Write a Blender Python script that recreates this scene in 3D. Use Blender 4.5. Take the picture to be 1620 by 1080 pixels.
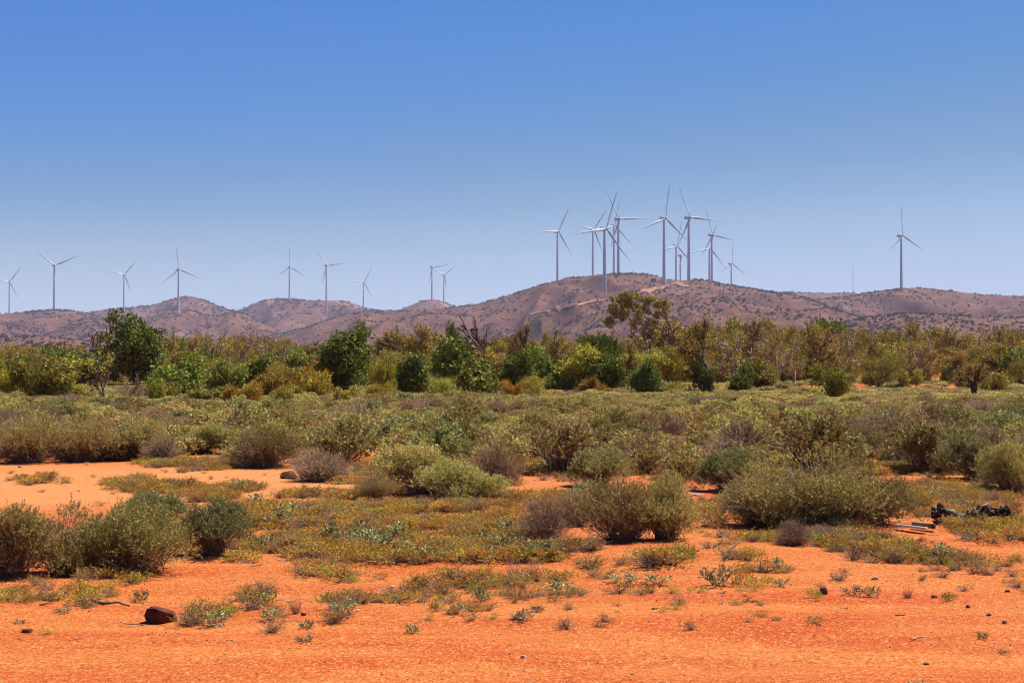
import bpy, math, random
import numpy as np
from mathutils import Vector

for o in list(bpy.data.objects):
    bpy.data.objects.remove(o)
S = bpy.context.scene
COL = S.collection
R = math.radians

# ------------------------------------------------------------------ camera
F = 2250.0            # focal length in photo pixels (1620 wide)
CX, CY, HZ = 810.0, 540.0, 578.0
H = 1.7
PITCH = math.atan((HZ - CY) / F)
cam = bpy.data.cameras.new('camera')
cam.sensor_width = 36.0
cam.lens = 36.0 * F / 1620.0
cam.clip_start = 0.1
cam.clip_end = 60000
camo = bpy.data.objects.new('camera', cam)
COL.objects.link(camo)
camo.location = (0, 0, H)
camo.rotation_euler = (math.pi / 2 + PITCH, 0, 0)
S.camera = camo

# ------------------------------------------------------------------ light
SUN_EL, SUN_AZ = 60.0, 56.0        # azimuth clockwise from +Y (the view direction)
W = bpy.data.worlds.new('World')
S.world = W
W.use_nodes = True
wn = W.node_tree
wn.nodes.clear()
sky = wn.nodes.new('ShaderNodeTexSky')
sky.sky_type = 'NISHITA'
sky.sun_disc = False
sky.sun_elevation = R(SUN_EL)
sky.sun_rotation = R(SUN_AZ)
sky.altitude = 200
sky.air_density = 0.6
sky.dust_density = 0.1
sky.ozone_density = 10.0
bg = wn.nodes.new('ShaderNodeBackground')
bg.inputs['Strength'].default_value = 0.05
wo = wn.nodes.new('ShaderNodeOutputWorld')
# the picture's colour grading of the sky: the same curve for every direction
s1 = wn.nodes.new('ShaderNodeVectorMath'); s1.operation = 'SCALE'; s1.inputs['Scale'].default_value = .1
s2 = wn.nodes.new('ShaderNodeVectorMath'); s2.operation = 'SCALE'; s2.inputs['Scale'].default_value = 10
cv = wn.nodes.new('ShaderNodeRGBCurve')
for ch, pts in ((0, ((0, 0), (.10, .076), (.136, .152), (.219, .37), (.342, .505), (1, 1))),
                (1, ((0, 0), (.219, .25), (.283, .312), (.418, .505), (.565, .595), (1, 1))),
                (2, ((0, 0), (.496, .615), (.604, .575), (.76, .70), (.807, .72), (1, 1)))):
    c = cv.mapping.curves[ch]
    c.points[0].location = pts[0]; c.points[1].location = pts[-1]
    for p in pts[1:-1]:
        c.points.new(*p)
    for p in c.points:
        p.handle_type = 'AUTO_CLAMPED'
cv.mapping.update()
wn.links.new(sky.outputs[0], s1.inputs[0]); wn.links.new(s1.outputs[0], cv.inputs['Color'])
wn.links.new(cv.outputs[0], s2.inputs[0]); wn.links.new(s2.outputs[0], bg.inputs[0])
wn.links.new(bg.outputs[0], wo.inputs[0])

sl = bpy.data.lights.new('sun', 'SUN')
sl.energy = 5.0
sl.angle = R(0.5)
sl.color = (1.0, 0.95, 0.87)
so = bpy.data.objects.new('sun', sl)
COL.objects.link(so)
sd = Vector((math.sin(R(SUN_AZ)) * math.cos(R(SUN_EL)), math.cos(R(SUN_AZ)) * math.cos(R(SUN_EL)), math.sin(R(SUN_EL))))
so.rotation_euler = sd.to_track_quat('Z', 'Y').to_euler()
so.location = (0, 0, 50)

vs = S.view_settings
S.display_settings.display_device = 'sRGB'
vs.view_transform = 'Standard'
vs.look = 'None'
vs.exposure = 1.1
vs.gamma = 1.0
vs.use_curve_mapping = False
S.render.engine = 'CYCLES'
cy = S.cycles
cy.use_denoising = True
cy.denoiser = 'OPENIMAGEDENOISE'
cy.denoising_input_passes = 'RGB_ALBEDO_NORMAL'
cy.denoising_prefilter = 'ACCURATE'
cy.max_bounces = 5
cy.diffuse_bounces = 2
cy.glossy_bounces = 1
cy.transmission_bounces = 3
cy.transparent_max_bounces = 4
cy.volume_bounces = 0
cy.caustics_reflective = False
cy.caustics_refractive = False
cy.use_adaptive_sampling = True
cy.adaptive_threshold = 0.015
cy.filter_width = 1.2

# ------------------------------------------------------------------ maths helpers
ct, st = math.cos(PITCH), math.sin(PITCH)


def ray(px, py):
    a = (np.asarray(px, float) - CX) / F
    b = (CY - np.asarray(py, float)) / F
    return a, ct - b * st, st + b * ct


def at(px, py, Y):
    """world point seen at photo pixel (px,py) at distance Y along the view axis"""
    dx, dy, dz = ray(px, py)
    k = Y / dy
    return dx * k, Y + 0 * dx, H + dz * k


def proj(x, y, z):
    """photo pixel of a world point"""
    zc = z - H
    fw = y * ct + zc * st
    up = -y * st + zc * ct
    return CX + F * x / fw, CY - F * up / fw


def floor_at(px, py):
    dx, dy, dz = ray(px, py)
    k = -H / dz
    return dx * k, dy * k


def _hash(ix, iy, seed):
    h = (ix.astype(np.int64) * 374761393 + iy.astype(np.int64) * 668265263 + seed * 982451653) & 0xffffffff
    h = ((h ^ (h >> 13)) * 1274126177) & 0xffffffff
    h = h ^ (h >> 16)
    return (h & 0xffff) / 65535.0


def vnoise(x, y, seed=0):
    x = np.asarray(x, float); y = np.asarray(y, float)
    ix = np.floor(x); iy = np.floor(y)
    fx = x - ix; fy = y - iy
    fx = fx * fx * (3 - 2 * fx); fy = fy * fy * (3 - 2 * fy)
    a = _hash(ix, iy, seed); b = _hash(ix + 1, iy, seed)
    c = _hash(ix, iy + 1, seed); d = _hash(ix + 1, iy + 1, seed)
    return (a * (1 - fx) + b * fx) * (1 - fy) + (c * (1 - fx) + d * fx) * fy


def fbm(x, y, seed=0, n=3):
    s = 0; a = 0.5; t = 0
    for i in range(n):
        s = s + a * vnoise(x * 2 ** i, y * 2 ** i, seed + i * 17)
        t += a; a *= 0.5
    return s / t


def norm(v):
    return v / np.maximum(np.linalg.norm(v, axis=-1, keepdims=True), 1e-9)


def unit(rng, n):
    return norm(rng.normal(size=(n, 3)))


# ------------------------------------------------------------------ mesh helpers
class Geo:
    """numpy mesh pieces joined into one mesh"""
    def __init__(self):
        self.v = []; self.f = []; self.m = []; self.n = 0; self.sm = []

    def add(self, v, f, mat=0, smooth=False):
        v = np.asarray(v, float).reshape(-1, 3)
        f = np.asarray(f, int)
        self.v.append(v); self.f.append(f + self.n)
        self.m.append(np.full(len(f), mat)); self.sm.append(np.full(len(f), smooth))
        self.n += len(v)
        return self

    def merge(self, other, mat=None):
        for v, f, m, s in zip(other.v, other.f, other.m, other.sm):
            base = f - f.min() if False else f
        off = self.n
        for v, f, m, s in zip(other.v, other.f, other.m, other.sm):
            self.v.append(v); self.f.append(f + off)
            self.m.append(m if mat is None else np.full(len(f), mat)); self.sm.append(s)
        self.n += other.n
        return self

    def mesh(self, name, mats):
        me = bpy.data.meshes.new(name)
        V = np.concatenate(self.v).astype(np.float32)
        tot = sum(len(f) for f in self.f)
        idx = np.concatenate([f.reshape(-1) for f in self.f]).astype(np.int32)
        cnt = np.concatenate([np.full(len(f), f.shape[1]) for f in self.f]).astype(np.int32)
        me.vertices.add(len(V)); me.vertices.foreach_set('co', V.ravel())
        me.loops.add(len(idx)); me.loops.foreach_set('vertex_index', idx)
        me.polygons.add(tot)
        me.polygons.foreach_set('loop_start', np.concatenate([[0], np.cumsum(cnt)[:-1]]).astype(np.int32))
        me.polygons.foreach_set('loop_total', cnt)
        me.polygons.foreach_set('material_index', np.concatenate(self.m).astype(np.int32))
        me.polygons.foreach_set('use_smooth', np.concatenate(self.sm).astype(bool))
        for m in (mats if isinstance(mats, (list, tuple)) else [mats]):
            me.materials.append(m)
        me.update(calc_edges=True)
        return me


def leaves(g, base, d, L, w, rng, mat=0):
    n = len(base)
    d = norm(d)
    side = norm(np.cross(d, unit(rng, n)))
    L = np.broadcast_to(L, (n,))[:, None]; w = np.broadcast_to(w, (n,))[:, None]
    v = np.stack([base, base + d * L * .5 + side * w * .5, base + d * L, base + d * L * .5 - side * w * .5], 1)
    f = np.arange(n * 4).reshape(n, 4)
    g.add(v, f, mat)


def tubes(g, P, Rr, n=3, mat=0, smooth=True, cap=False):
    P = np.asarray(P, float); Rr = np.asarray(Rr, float)
    M, K, _ = P.shape
    T = norm(np.gradient(P, axis=1))
    ref = np.array([0.83, 0.33, 0.21])
    A = norm(np.cross(T, ref)); B = np.cross(T, A)
    ang = np.arange(n) * 2 * np.pi / n
    ring = A[:, :, None, :] * np.cos(ang)[None, None, :, None] + B[:, :, None, :] * np.sin(ang)[None, None, :, None]
    v = P[:, :, None, :] + ring * Rr[:, :, None, None]
    idx = np.arange(M * K * n).reshape(M, K, n)
    a = idx[:, :-1, :]; b = np.roll(idx, -1, 2)[:, :-1, :]
    c = np.roll(idx, -1, 2)[:, 1:, :]; d = idx[:, 1:, :]
    g.add(v, np.stack([a, b, c, d], -1).reshape(-1, 4), mat, smooth)
    if cap:
        for e in (0, K - 1):
            fc = idx[:, e, :]
            g2 = fc if e else fc[:, ::-1]
            g.f.append(g2 + (g.n - v.reshape(-1, 3).shape[0])); g.m.append(np.full(M, mat)); g.sm.append(np.zeros(M, bool))


def obj(name, me, parent=None, loc=None):
    o = bpy.data.objects.new(name, me)
    COL.objects.link(o)
    if parent is not None:
        o.parent = parent
    if loc is not None:
        o.location = loc
    return o


def tag(o, label=None, cat=None, group=None, kind=None):
    if label: o['label'] = label
    if cat: o['category'] = cat
    if group: o['group'] = group
    if kind: o['kind'] = kind
    return o


# ------------------------------------------------------------------ materials
def newmat(name):
    m = bpy.data.materials.new(name)
    m.use_nodes = True
    nt = m.node_tree
    nt.nodes.clear()
    out = nt.nodes.new('ShaderNodeOutputMaterial')
    return m, nt, out


def N(nt, t, **kw):
    n = nt.nodes.new(t)
    for k, v in kw.items():
        setattr(n, k, v)
    return n


def mixc(nt, fac, a, b, mode='MIX'):
    n = nt.nodes.new('ShaderNodeMix')
    n.data_type = 'RGBA'; n.blend_type = mode
    for sock, val in ((n.inputs[0], fac), (n.inputs[6], a), (n.inputs[7], b)):
        if isinstance(val, (int, float)):
            sock.default_value = val
        elif isinstance(val, (tuple, list)):
            sock.default_value = (*val, 1)
        else:
            nt.links.new(val, sock)
    return n.outputs[2]


def ramp(nt, fac, a, b, lo, hi):
    n = nt.nodes.new('ShaderNodeMapRange')
    n.clamp = True
    n.inputs[1].default_value = lo; n.inputs[2].default_value = hi
    n.inputs[3].default_value = a; n.inputs[4].default_value = b
    nt.links.new(fac, n.inputs[0])
    return n.outputs[0]


def noise(nt, vec, scale, detail=3, rough=.55):
    n = nt.nodes.new('ShaderNodeTexNoise')
    n.inputs['Scale'].default_value = scale
    n.inputs['Detail'].default_value = detail
    n.inputs['Roughness'].default_value = rough
    nt.links.new(vec, n.inputs['Vector'])
    return n.outputs[0]


def leafmat(name, c1, c2, c3=None, p3=.12, trans=.22, objvar=.3, rough=.6):
    """leaf colour differs from leaf to leaf and from plant to plant"""
    m, nt, out = newmat(name)
    geo = N(nt, 'ShaderNodeNewGeometry'); oi = N(nt, 'ShaderNodeObjectInfo')
    col = mixc(nt, geo.outputs['Random Per Island'], c1, c2)
    if c3:
        w = N(nt, 'ShaderNodeMath', operation='FRACT')
        k = N(nt, 'ShaderNodeMath', operation='MULTIPLY'); k.inputs[1].default_value = 37.7
        nt.links.new(geo.outputs['Random Per Island'], k.inputs[0]); nt.links.new(k.outputs[0], w.inputs[0])
        lt = N(nt, 'ShaderNodeMath', operation='LESS_THAN'); lt.inputs[1].default_value = p3
        nt.links.new(w.outputs[0], lt.inputs[0])
        col = mixc(nt, lt.outputs[0], col, c3)
    v = ramp(nt, oi.outputs['Random'], 1 - objvar, 1 + objvar, 0, 1)
    hsv = N(nt, 'ShaderNodeHueSaturation')
    hv = N(nt, 'ShaderNodeMath', operation='MULTIPLY'); hv.inputs[1].default_value = 7.13
    fr = N(nt, 'ShaderNodeMath', operation='FRACT')
    nt.links.new(oi.outputs['Random'], hv.inputs[0]); nt.links.new(hv.outputs[0], fr.inputs[0])
    nt.links.new(ramp(nt, fr.outputs[0], .485, .52, 0, 1), hsv.inputs['Hue'])
    nt.links.new(v, hsv.inputs['Value']); nt.links.new(col, hsv.inputs['Color'])
    b = N(nt, 'ShaderNodeBsdfPrincipled')
    b.inputs['Roughness'].default_value = rough
    b.inputs['Specular IOR Level'].default_value = .12
    t = N(nt, 'ShaderNodeBsdfTranslucent')
    nt.links.new(hsv.outputs[0], b.inputs['Base Color']); nt.links.new(hsv.outputs[0], t.inputs[0])
    mx = N(nt, 'ShaderNodeMixShader'); mx.inputs[0].default_value = trans
    nt.links.new(b.outputs[0], mx.inputs[1]); nt.links.new(t.outputs[0], mx.inputs[2])
    nt.links.new(mx.outputs[0], out.inputs[0])
    return m


def barkmat(name, c1, c2, scale=6, rough=.9):
    m, nt, out = newmat(name)
    tc = N(nt, 'ShaderNodeTexCoord')
    n = noise(nt, tc.outputs['Object'], scale, 4)
    col = mixc(nt, ramp(nt, n, 0, 1, .35, .65), c1, c2)
    b = N(nt, 'ShaderNodeBsdfPrincipled')
    b.inputs['Roughness'].default_value = rough
    b.inputs['Specular IOR Level'].default_value = .2
    nt.links.new(col, b.inputs['Base Color'])
    bp = N(nt, 'ShaderNodeBump'); bp.inputs['Strength'].default_value = .5; bp.inputs['Distance'].default_value = .02
    nt.links.new(n, bp.inputs['Height']); nt.links.new(bp.outputs[0], b.inputs['Normal'])
    nt.links.new(b.outputs[0], out.inputs[0])
    return m


M = {}
M['sage'] = leafmat('leaf_sage', (.25, .205, .05), (.52, .435, .14), (.38, .24, .07), .18)
M['olive'] = leafmat('leaf_olive', (.19, .155, .037), (.36, .295, .09), (.32, .19, .06), .2)
M['bluegreen'] = leafmat('leaf_blue_green', (.165, .155, .046), (.40, .36, .13), (.30, .21, .06), .12)
M['tan'] = leafmat('leaf_dry', (.29, .17, .075), (.46, .30, .145), (.26, .20, .06), .25, trans=.25)
M['lime'] = leafmat('leaf_lime', (.28, .27, .035), (.47, .43, .085), (.44, .32, .05), .1)
M['herb'] = leafmat('leaf_herb', (.33, .215, .026), (.58, .39, .06), (.42, .14, .03), .28, objvar=.3)
M['herb_red'] = leafmat('leaf_herb_red', (.34, .135, .03), (.50, .25, .06), (.24, .20, .035), .3, objvar=.3)
M['herb_green'] = leafmat('leaf_herb_green', (.21, .21, .02), (.38, .36, .045), (.40, .29, .05), .12)
M['fleshy'] = leafmat('leaf_fleshy', (.15, .14, .045), (.32, .29, .11), (.60, .54, .38), .07, rough=.4)
M['gum'] = leafmat('leaf_gum', (.10, .078, .010), (.42, .31, .05), (.38, .22, .03), .15, trans=.13)
M['darkgreen'] = leafmat('leaf_dark_green', (.026, .042, .006), (.20, .235, .028), (.27, .26, .04), .15, trans=.13)
M['green'] = leafmat('leaf_green', (.06, .085, .009), (.26, .29, .04), (.33, .30, .06), .18, trans=.13)
M['yellow'] = leafmat('leaf_yellow', (.28, .22, .016), (.52, .40, .04), (.19, .20, .03), .2, trans=.13)
M['gold'] = leafmat('leaf_gold', (.33, .18, .016), (.52, .30, .035), (.24, .23, .03), .25, trans=.13)
M['yg'] = leafmat('leaf_yellow_green', (.14, .13, .014), (.46, .40, .05), (.20, .14, .03), .2, trans=.13)
M['hillleaf'] = leafmat('leaf_hill', (.066, .048, .036), (.115, .085, .058), None, objvar=.35, trans=.1)
M['twig'] = barkmat('bark_twig', (.17, .10, .062), (.33, .215, .14), 14)
M['twig_grey'] = barkmat('bark_grey', (.20, .155, .13), (.36, .30, .26), 10)
M['bark_dark'] = barkmat('bark_dark', (.035, .026, .02), (.09, .065, .05), 5)
M['bark'] = barkmat('bark_brown', (.09, .06, .042), (.18, .125, .09), 4)
M['bark_pale'] = barkmat('bark_pale', (.30, .235, .18), (.55, .46, .38), 2)


def simple(name, col, rough=.6, spec=.3):
    m, nt, out = newmat(name)
    tc = N(nt, 'ShaderNodeTexCoord')
    n = noise(nt, tc.outputs['Object'], 1.3, 4)
    c = mixc(nt, ramp(nt, n, 0, 1, .3, .7), tuple(x * .9 for x in col), tuple(min(1, x * 1.06) for x in col))
    b = N(nt, 'ShaderNodeBsdfPrincipled')
    b.inputs['Roughness'].default_value = rough
    b.inputs['Specular IOR Level'].default_value = spec
    nt.links.new(c, b.inputs['Base Color'])
    nt.links.new(b.outputs[0], out.inputs[0])
    return m


M['white'] = simple('turbine_grey_white_paint', (.42, .425, .45), .45, .4)
M['steel'] = simple('mast_steel', (.35, .35, .37), .5)
M['hut'] = simple('hut_dark_metal', (.06, .06, .065), .6)
M['char'] = barkmat('charred_wood', (.028, .018, .012), (.24, .16, .105), 8)
M['plank'] = simple('weathered_white_plank', (.50, .47, .41), .7)


def ground_material():
    m, nt, out = newmat('red_sand')
    g = N(nt, 'ShaderNodeNewGeometry')
    pos = g.outputs['Position']
    mp = N(nt, 'ShaderNodeMapping'); mp.inputs['Scale'].default_value = (.22, 1.25, 1)
    mp.inputs['Rotation'].default_value = (0, 0, R(4))
    nt.links.new(pos, mp.inputs[0])
    streak = noise(nt, mp.outputs[0], 1.5, 5, .62)
    patch = noise(nt, pos, .35, 4)
    fine = noise(nt, pos, 22, 3, .7)
    grain = noise(nt, pos, 58, 2, .85)
    col = mixc(nt, ramp(nt, streak, 0, 1, .40, .58), (.295, .044, .0035), (.355, .101, .018))
    col = mixc(nt, ramp(nt, patch, 0, .85, .46, .62), col, (.33, .083, .0145))
    col = mixc(nt, ramp(nt, fine, 0, .7, .53, .68), col, (.44, .18, .058))
    col = mixc(nt, ramp(nt, fine, .7, 0, .30, .45), col, (.19, .033, .005))
    col = mixc(nt, ramp(nt, grain, 0, .85, .56, .68), col, (.52, .25, .11))
    col = mixc(nt, ramp(nt, grain, .9, 0, .34, .43), col, (.10, .024, .007))
    # the trodden clearing on the left is covered by paler blown sand
    mc = N(nt, 'ShaderNodeMapping'); mc.inputs['Location'].default_value = (6.5 / 7.5, -20.5 / 4.2, 0); mc.inputs['Scale'].default_value = (1 / 7.5, 1 / 4.2, 0)
    nt.links.new(pos, mc.inputs[0])
    ln = N(nt, 'ShaderNodeVectorMath', operation='LENGTH'); nt.links.new(mc.outputs[0], ln.inputs[0])
    wob = N(nt, 'ShaderNodeMath', operation='ADD'); nt.links.new(ln.outputs['Value'], wob.inputs[0]); nt.links.new(streak, wob.inputs[1])
    col = mixc(nt, ramp(nt, wob.outputs[0], .75, 0, 1.05, 1.6), col, (.42, .165, .055))
    # further out the plain turns browner with litter and dry grass
    sx = N(nt, 'ShaderNodeSeparateXYZ'); nt.links.new(pos, sx.inputs[0])
    far = ramp(nt, sx.outputs['Y'], 0, .75, 60, 400)
    col = mixc(nt, far, col, (.24, .11, .05))
    b = N(nt, 'ShaderNodeBsdfPrincipled')
    b.inputs['Roughness'].default_value = .95
    b.inputs['Specular IOR Level'].default_value = .1
    nt.links.new(col, b.inputs['Base Color'])
    h1 = N(nt, 'ShaderNodeMath', operation='MULTIPLY'); h1.inputs[1].default_value = .35
    nt.links.new(grain, h1.inputs[0])
    h2 = N(nt, 'ShaderNodeMath', operation='ADD'); nt.links.new(fine, h2.inputs[0]); nt.links.new(h1.outputs[0], h2.inputs[1])
    bp = N(nt, 'ShaderNodeBump'); bp.inputs['Strength'].default_value = .55; bp.inputs['Distance'].default_value = .03
    nt.links.new(h2.outputs[0], bp.inputs['Height']); nt.links.new(bp.outputs[0], b.inputs['Normal'])
    nt.links.new(b.outputs[0], out.inputs[0])
    return m


def hill_material():
    m, nt, out = newmat('hill_soil')
    g = N(nt, 'ShaderNodeNewGeometry'); pos = g.outputs['Position']
    big = noise(nt, pos, .0045, 4, .6)
    mid = noise(nt, pos, .022, 5, .7)
    fine = noise(nt, pos, .11, 3, .75)
    col = mixc(nt, ramp(nt, big, 0, 1, .38, .62), (.082, .028, .016), (.112, .049, .028))
    col = mixc(nt, ramp(nt, mid, 0, .8, .48, .68), col, (.165, .086, .053))
    col = mixc(nt, ramp(nt, mid, .85, 0, .34, .50), col, (.066, .030, .026))
    col = mixc(nt, ramp(nt, fine, .75, 0, .36, .52), col, (.062, .038, .033))
    col = mixc(nt, ramp(nt, fine, 0, .6, .54, .68), col, (.185, .108, .068))
    b = N(nt, 'ShaderNodeBsdfPrincipled')
    b.inputs['Roughness'].default_value = .95
    b.inputs['Specular IOR Level'].default_value = .05
    nt.links.new(col, b.inputs['Base Color'])
    bp = N(nt, 'ShaderNodeBump'); bp.inputs['Strength'].default_value = .6; bp.inputs['Distance'].default_value = 3
    nt.links.new(mid, bp.inputs['Height']); nt.links.new(bp.outputs[0], b.inputs['Normal'])
    nt.links.new(b.outputs[0], out.inputs[0])
    return m


def rock_material(name, c1, c2):
    m, nt, out = newmat(name)
    tc = N(nt, 'ShaderNodeTexCoord')
    n = noise(nt, tc.outputs['Object'], 9, 5, .65)
    col = mixc(nt, ramp(nt, n, 0, 1, .35, .68), c1, c2)
    b = N(nt, 'ShaderNodeBsdfPrincipled'); b.inputs['Roughness'].default_value = .85
    b.inputs['Specular IOR Level'].default_value = .2
    nt.links.new(col, b.inputs['Base Color'])
    bp = N(nt, 'ShaderNodeBump'); bp.inputs['Strength'].default_value = .7; bp.inputs['Distance'].default_value = .02
    nt.links.new(n, bp.inputs['Height']); nt.links.new(bp.outputs[0], b.inputs['Normal'])
    nt.links.new(b.outputs[0], out.inputs[0])
    return m


M['ground'] = ground_material()
M['hill'] = hill_material()
M['track'] = simple('hill_track_earth', (.22, .115, .065), .95, .05)
M['rock_red'] = rock_material('rock_red_brown', (.030, .010, .006), (.11, .030, .012))
M['rock_dark'] = rock_material('rock_dark', (.05, .022, .013), (.12, .05, .028))
M['rock_pale'] = rock_material('rock_pale', (.28, .22, .16), (.46, .39, .32))

# ------------------------------------------------------------------ ground


def gz(x, y):
    x = np.asarray(x, float); y = np.asarray(y, float)
    near = np.clip(1 - (y - 14) / 30, 0, 1)
    z = (fbm(x / 2.2, y / 1.1, 3, 3) - .5) * .10 * (0.35 + .65 * near)
    z = z + (fbm(x / .55, y / .30, 9, 2) - .5) * .03 * near
    z = z + (fbm(x / 4.5 + y * .12, y / .42, 15, 2) - .5) * .06 * near
    z = z + (fbm(x / 14, y / 14, 5, 2) - .5) * .35 * np.clip((y - 14) / 40, 0, 1)
    # the low red bank among the right hand trees
    bank = np.exp(-((y - 172) / 9) ** 2) * np.clip((x - 34) / 10, 0, 1) * 0.9
    return z + bank


def build_ground():
    rows = np.concatenate([[-250, -60, -15, 0, 2.5], 3.5 * np.exp(np.arange(0, 640) * .0121)])
    inner = np.linspace(-.56, .56, 361)
    outer = np.array([.6, .66, .75, .9, 1.1, 1.5, 2.2, 3.5, 6, 12])
    cols = np.concatenate([-outer[::-1], inner, outer])
    Yg, Tg = np.meshgrid(rows, cols, indexing='ij')
    X = np.clip(Tg * np.maximum(Yg, 3.5) * np.where(Yg < 0, 6, 1), -9500, 9500)
    Z = gz(X, Yg)
    nr, nc = Yg.shape
    i = np.arange(nr * nc).reshape(nr, nc)
    f = np.stack([i[:-1, :-1], i[:-1, 1:], i[1:, 1:], i[1:, :-1]], -1).reshape(-1, 4)
    g = Geo().add(np.stack([X, Yg, Z], -1), f, 0, True)
    tag(obj('ground', g.mesh('ground', M['ground'])), kind='structure')


build_ground()

# ------------------------------------------------------------------ hills


class Ridge:
    def __init__(self, pts, D, Wf, seed, name='hill', amp=.10, Wb=500, rough=2.0, pw=1.15):
        p = sorted(pts)
        self.u = np.array([a for a, _ in p], float); self.v = np.array([b for _, b in p], float)
        if isinstance(D, (int, float)):
            self.du = np.array([0., 1620.]); self.dv = np.array([D, D], float)
        else:
            self.du = np.array([a for a, _ in D], float); self.dv = np.array([b for _, b in D], float)
        self.Wf, self.Wb, self.seed, self.name, self.amp, self.rough, self.pw = Wf, Wb, seed, name, amp, rough, pw

    def D(self, u):
        return np.interp(u, self.du, self.dv)

    def crest(self, u):
        # smoothed polyline of the skyline
        v = sum(np.interp(u + k, self.u, self.v) for k in (-4, -2, 0, 2, 4)) / 5
        D = self.D(u)
        return at(u, v, D)[2]

    def z(self, u, s):
        """height on the column u at slope parameter s: 0 foot, 1 crest, 2 foot behind"""
        zc = self.crest(u)
        D = self.D(u)
        Y = np.where(s <= 1, D - self.Wf * (1 - s), D + self.Wb * (s - 1))
        x = (u - CX) / F * Y
        sf = np.clip(s, 0, 1); t = np.clip(s - 1, 0, 1)
        base = np.where(s <= 1, zc * sf ** self.pw * (1 + .22 * (1 - sf)), zc * (1 - t ** 1.6))
        env = np.where(s <= 1, 4 * sf * (1 - sf), .6 * t)
        gul = 1 - np.abs(2 * fbm(x / 190 + Y / 900, Y / 620, self.seed, 3) - 1) * 2.2
        gl2 = 1 - np.abs(2 * fbm(x / 60, Y / 170, self.seed + 50, 2) - 1) * 2
        n = (gul - .5) * self.amp * 1.5 * zc * env + (gl2 - .5) * self.amp * .5 * zc * env
        n = n + (fbm(x / 26, Y / 26, self.seed + 90, 3) - .5) * self.rough * np.clip(zc / 30, 0, 1) * (.25 + env)
        z = base + n * np.where(zc > 0, 1, 0)
        return x, Y, np.where((s <= 0) | (s >= 2), -4, z)

    def build(self):
        u = np.arange(max(self.u[0], -900), min(self.u[-1], 2520) + 1, 2.6)
        s = np.concatenate([[0], np.linspace(.02, 1, 84), 1 + np.array([.03, .08, .16, .3, .5, .75, 1.0])])
        U, Sg = np.meshgrid(u, s, indexing='xy')
        x, Y, z = self.z(U, Sg)
        nr, nc = U.shape
        i = np.arange(nr * nc).reshape(nr, nc)
        f = np.stack([i[:-1, :-1], i[:-1, 1:], i[1:, 1:], i[1:, :-1]], -1).reshape(-1, 4)
        g = Geo().add(np.stack([x, Y, z], -1), f, 0, True)
        self.obj = tag(obj(self.name, g.mesh('hill', M['hill'])), kind='structure')
        return self

    def hit(self, px, py):
        """point of the facing slope seen at a photo pixel"""
        s = np.linspace(.03, 1, 400)
        x, Y, z = self.z(np.full_like(s, float(px)), s)
        _, q = proj(x, Y, z)
        k = np.argmax(q <= py) if (q <= py).any() else len(s) - 1
        return float(x[k]), float(Y[k]), float(z[k])


RG = {}
RG['main'] = Ridge([(260, 577), (330, 556), (400, 536), (450, 526), (500, 512), (540, 500), (575, 493), (610, 492), (650, 492), (700, 489), (730, 485), (760, 480),
                    (800, 468.5), (850, 453), (880, 444.5), (905, 438.5), (940, 435.5), (965, 432.5), (1000, 431), (1025, 433), (1042, 438), (1058, 442.5),
                    (1080, 443.5), (1100, 442), (1115, 443), (1130, 446.5), (1158, 451.5), (1180, 455), (1210, 460), (1240, 464.5), (1270, 470), (1300, 480), (1340, 495), (1400, 515), (1460, 540), (1520, 577)],
                   [(300, 3200), (700, 2950), (960, 2680), (1060, 2560), (1200, 2500), (1500, 2400)], 1250, 11, amp=.18)
RG['right'] = Ridge([(1080, 577), (1150, 525), (1200, 496), (1240, 483), (1270, 476), (1330, 469.5), (1380, 462), (1430, 456), (1460, 455), (1500, 459), (1540, 464.5),
                     (1570, 467), (1620, 468), (1680, 465), (1760, 472), (1850, 462), (2000, 480), (2200, 500), (2400, 540), (2520, 577)], 2980, 1100, 23, amp=.16)
RG['spur'] = Ridge([(1220, 577), (1270, 540), (1320, 512), (1380, 500), (1430, 495), (1480, 497), (1540, 500), (1620, 502), (1700, 500), (1900, 515), (2100, 540), (2300, 577)], 1750, 650, 31, amp=.10)
RG['far'] = Ridge([(1000, 500), (1150, 470), (1200, 464), (1250, 462), (1300, 463.5), (1345, 462.5), (1400, 470), (1500, 500), (1560, 540), (1600, 577)], 4600, 900, 37, amp=.06)
RG['left'] = Ridge([(-900, 577), (-600, 520), (-300, 500), (-100, 499), (0, 497), (40, 493), (85, 489.5), (110, 491), (140, 496), (170, 504), (200, 513), (240, 524), (290, 538), (340, 552), (400, 577)], 3450, 1300, 41, amp=.18)
RG['rise'] = Ridge([(-500, 577), (-200, 540), (0, 534), (60, 532.5), (100, 536), (150, 541), (210, 549), (280, 560), (350, 577)], 1450, 500, 47, amp=.10)
RG['cone'] = Ridge([(20, 560), (80, 510), (120, 497), (150, 491.5), (197, 487), (240, 483.5), (262, 477), (284, 469.5), (298, 468), (320, 473), (345, 483), (362, 490), (390, 494), (440, 510), (500, 577)], 4800, 1100, 53, amp=.20)
RG['flat'] = Ridge([(150, 577), (190, 525), (222, 504), (252, 493.5), (283, 492), (306, 492), (322, 497), (345, 500), (362, 495), (378, 494), (395, 501), (420, 514), (450, 528), (500, 545), (560, 577)], 3750, 1000, 59, amp=.20)
RG['pair'] = Ridge([(280, 577), (330, 515), (360, 497), (382, 490.5), (400, 481), (420, 474.5), (440, 473), (459, 473.5), (485, 476), (517, 476), (530, 475), (546, 476), (560, 481), (577, 487.5), (600, 491.5), (650, 500), (720, 530), (780, 577)], 4850, 1000, 61, amp=.20)
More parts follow.
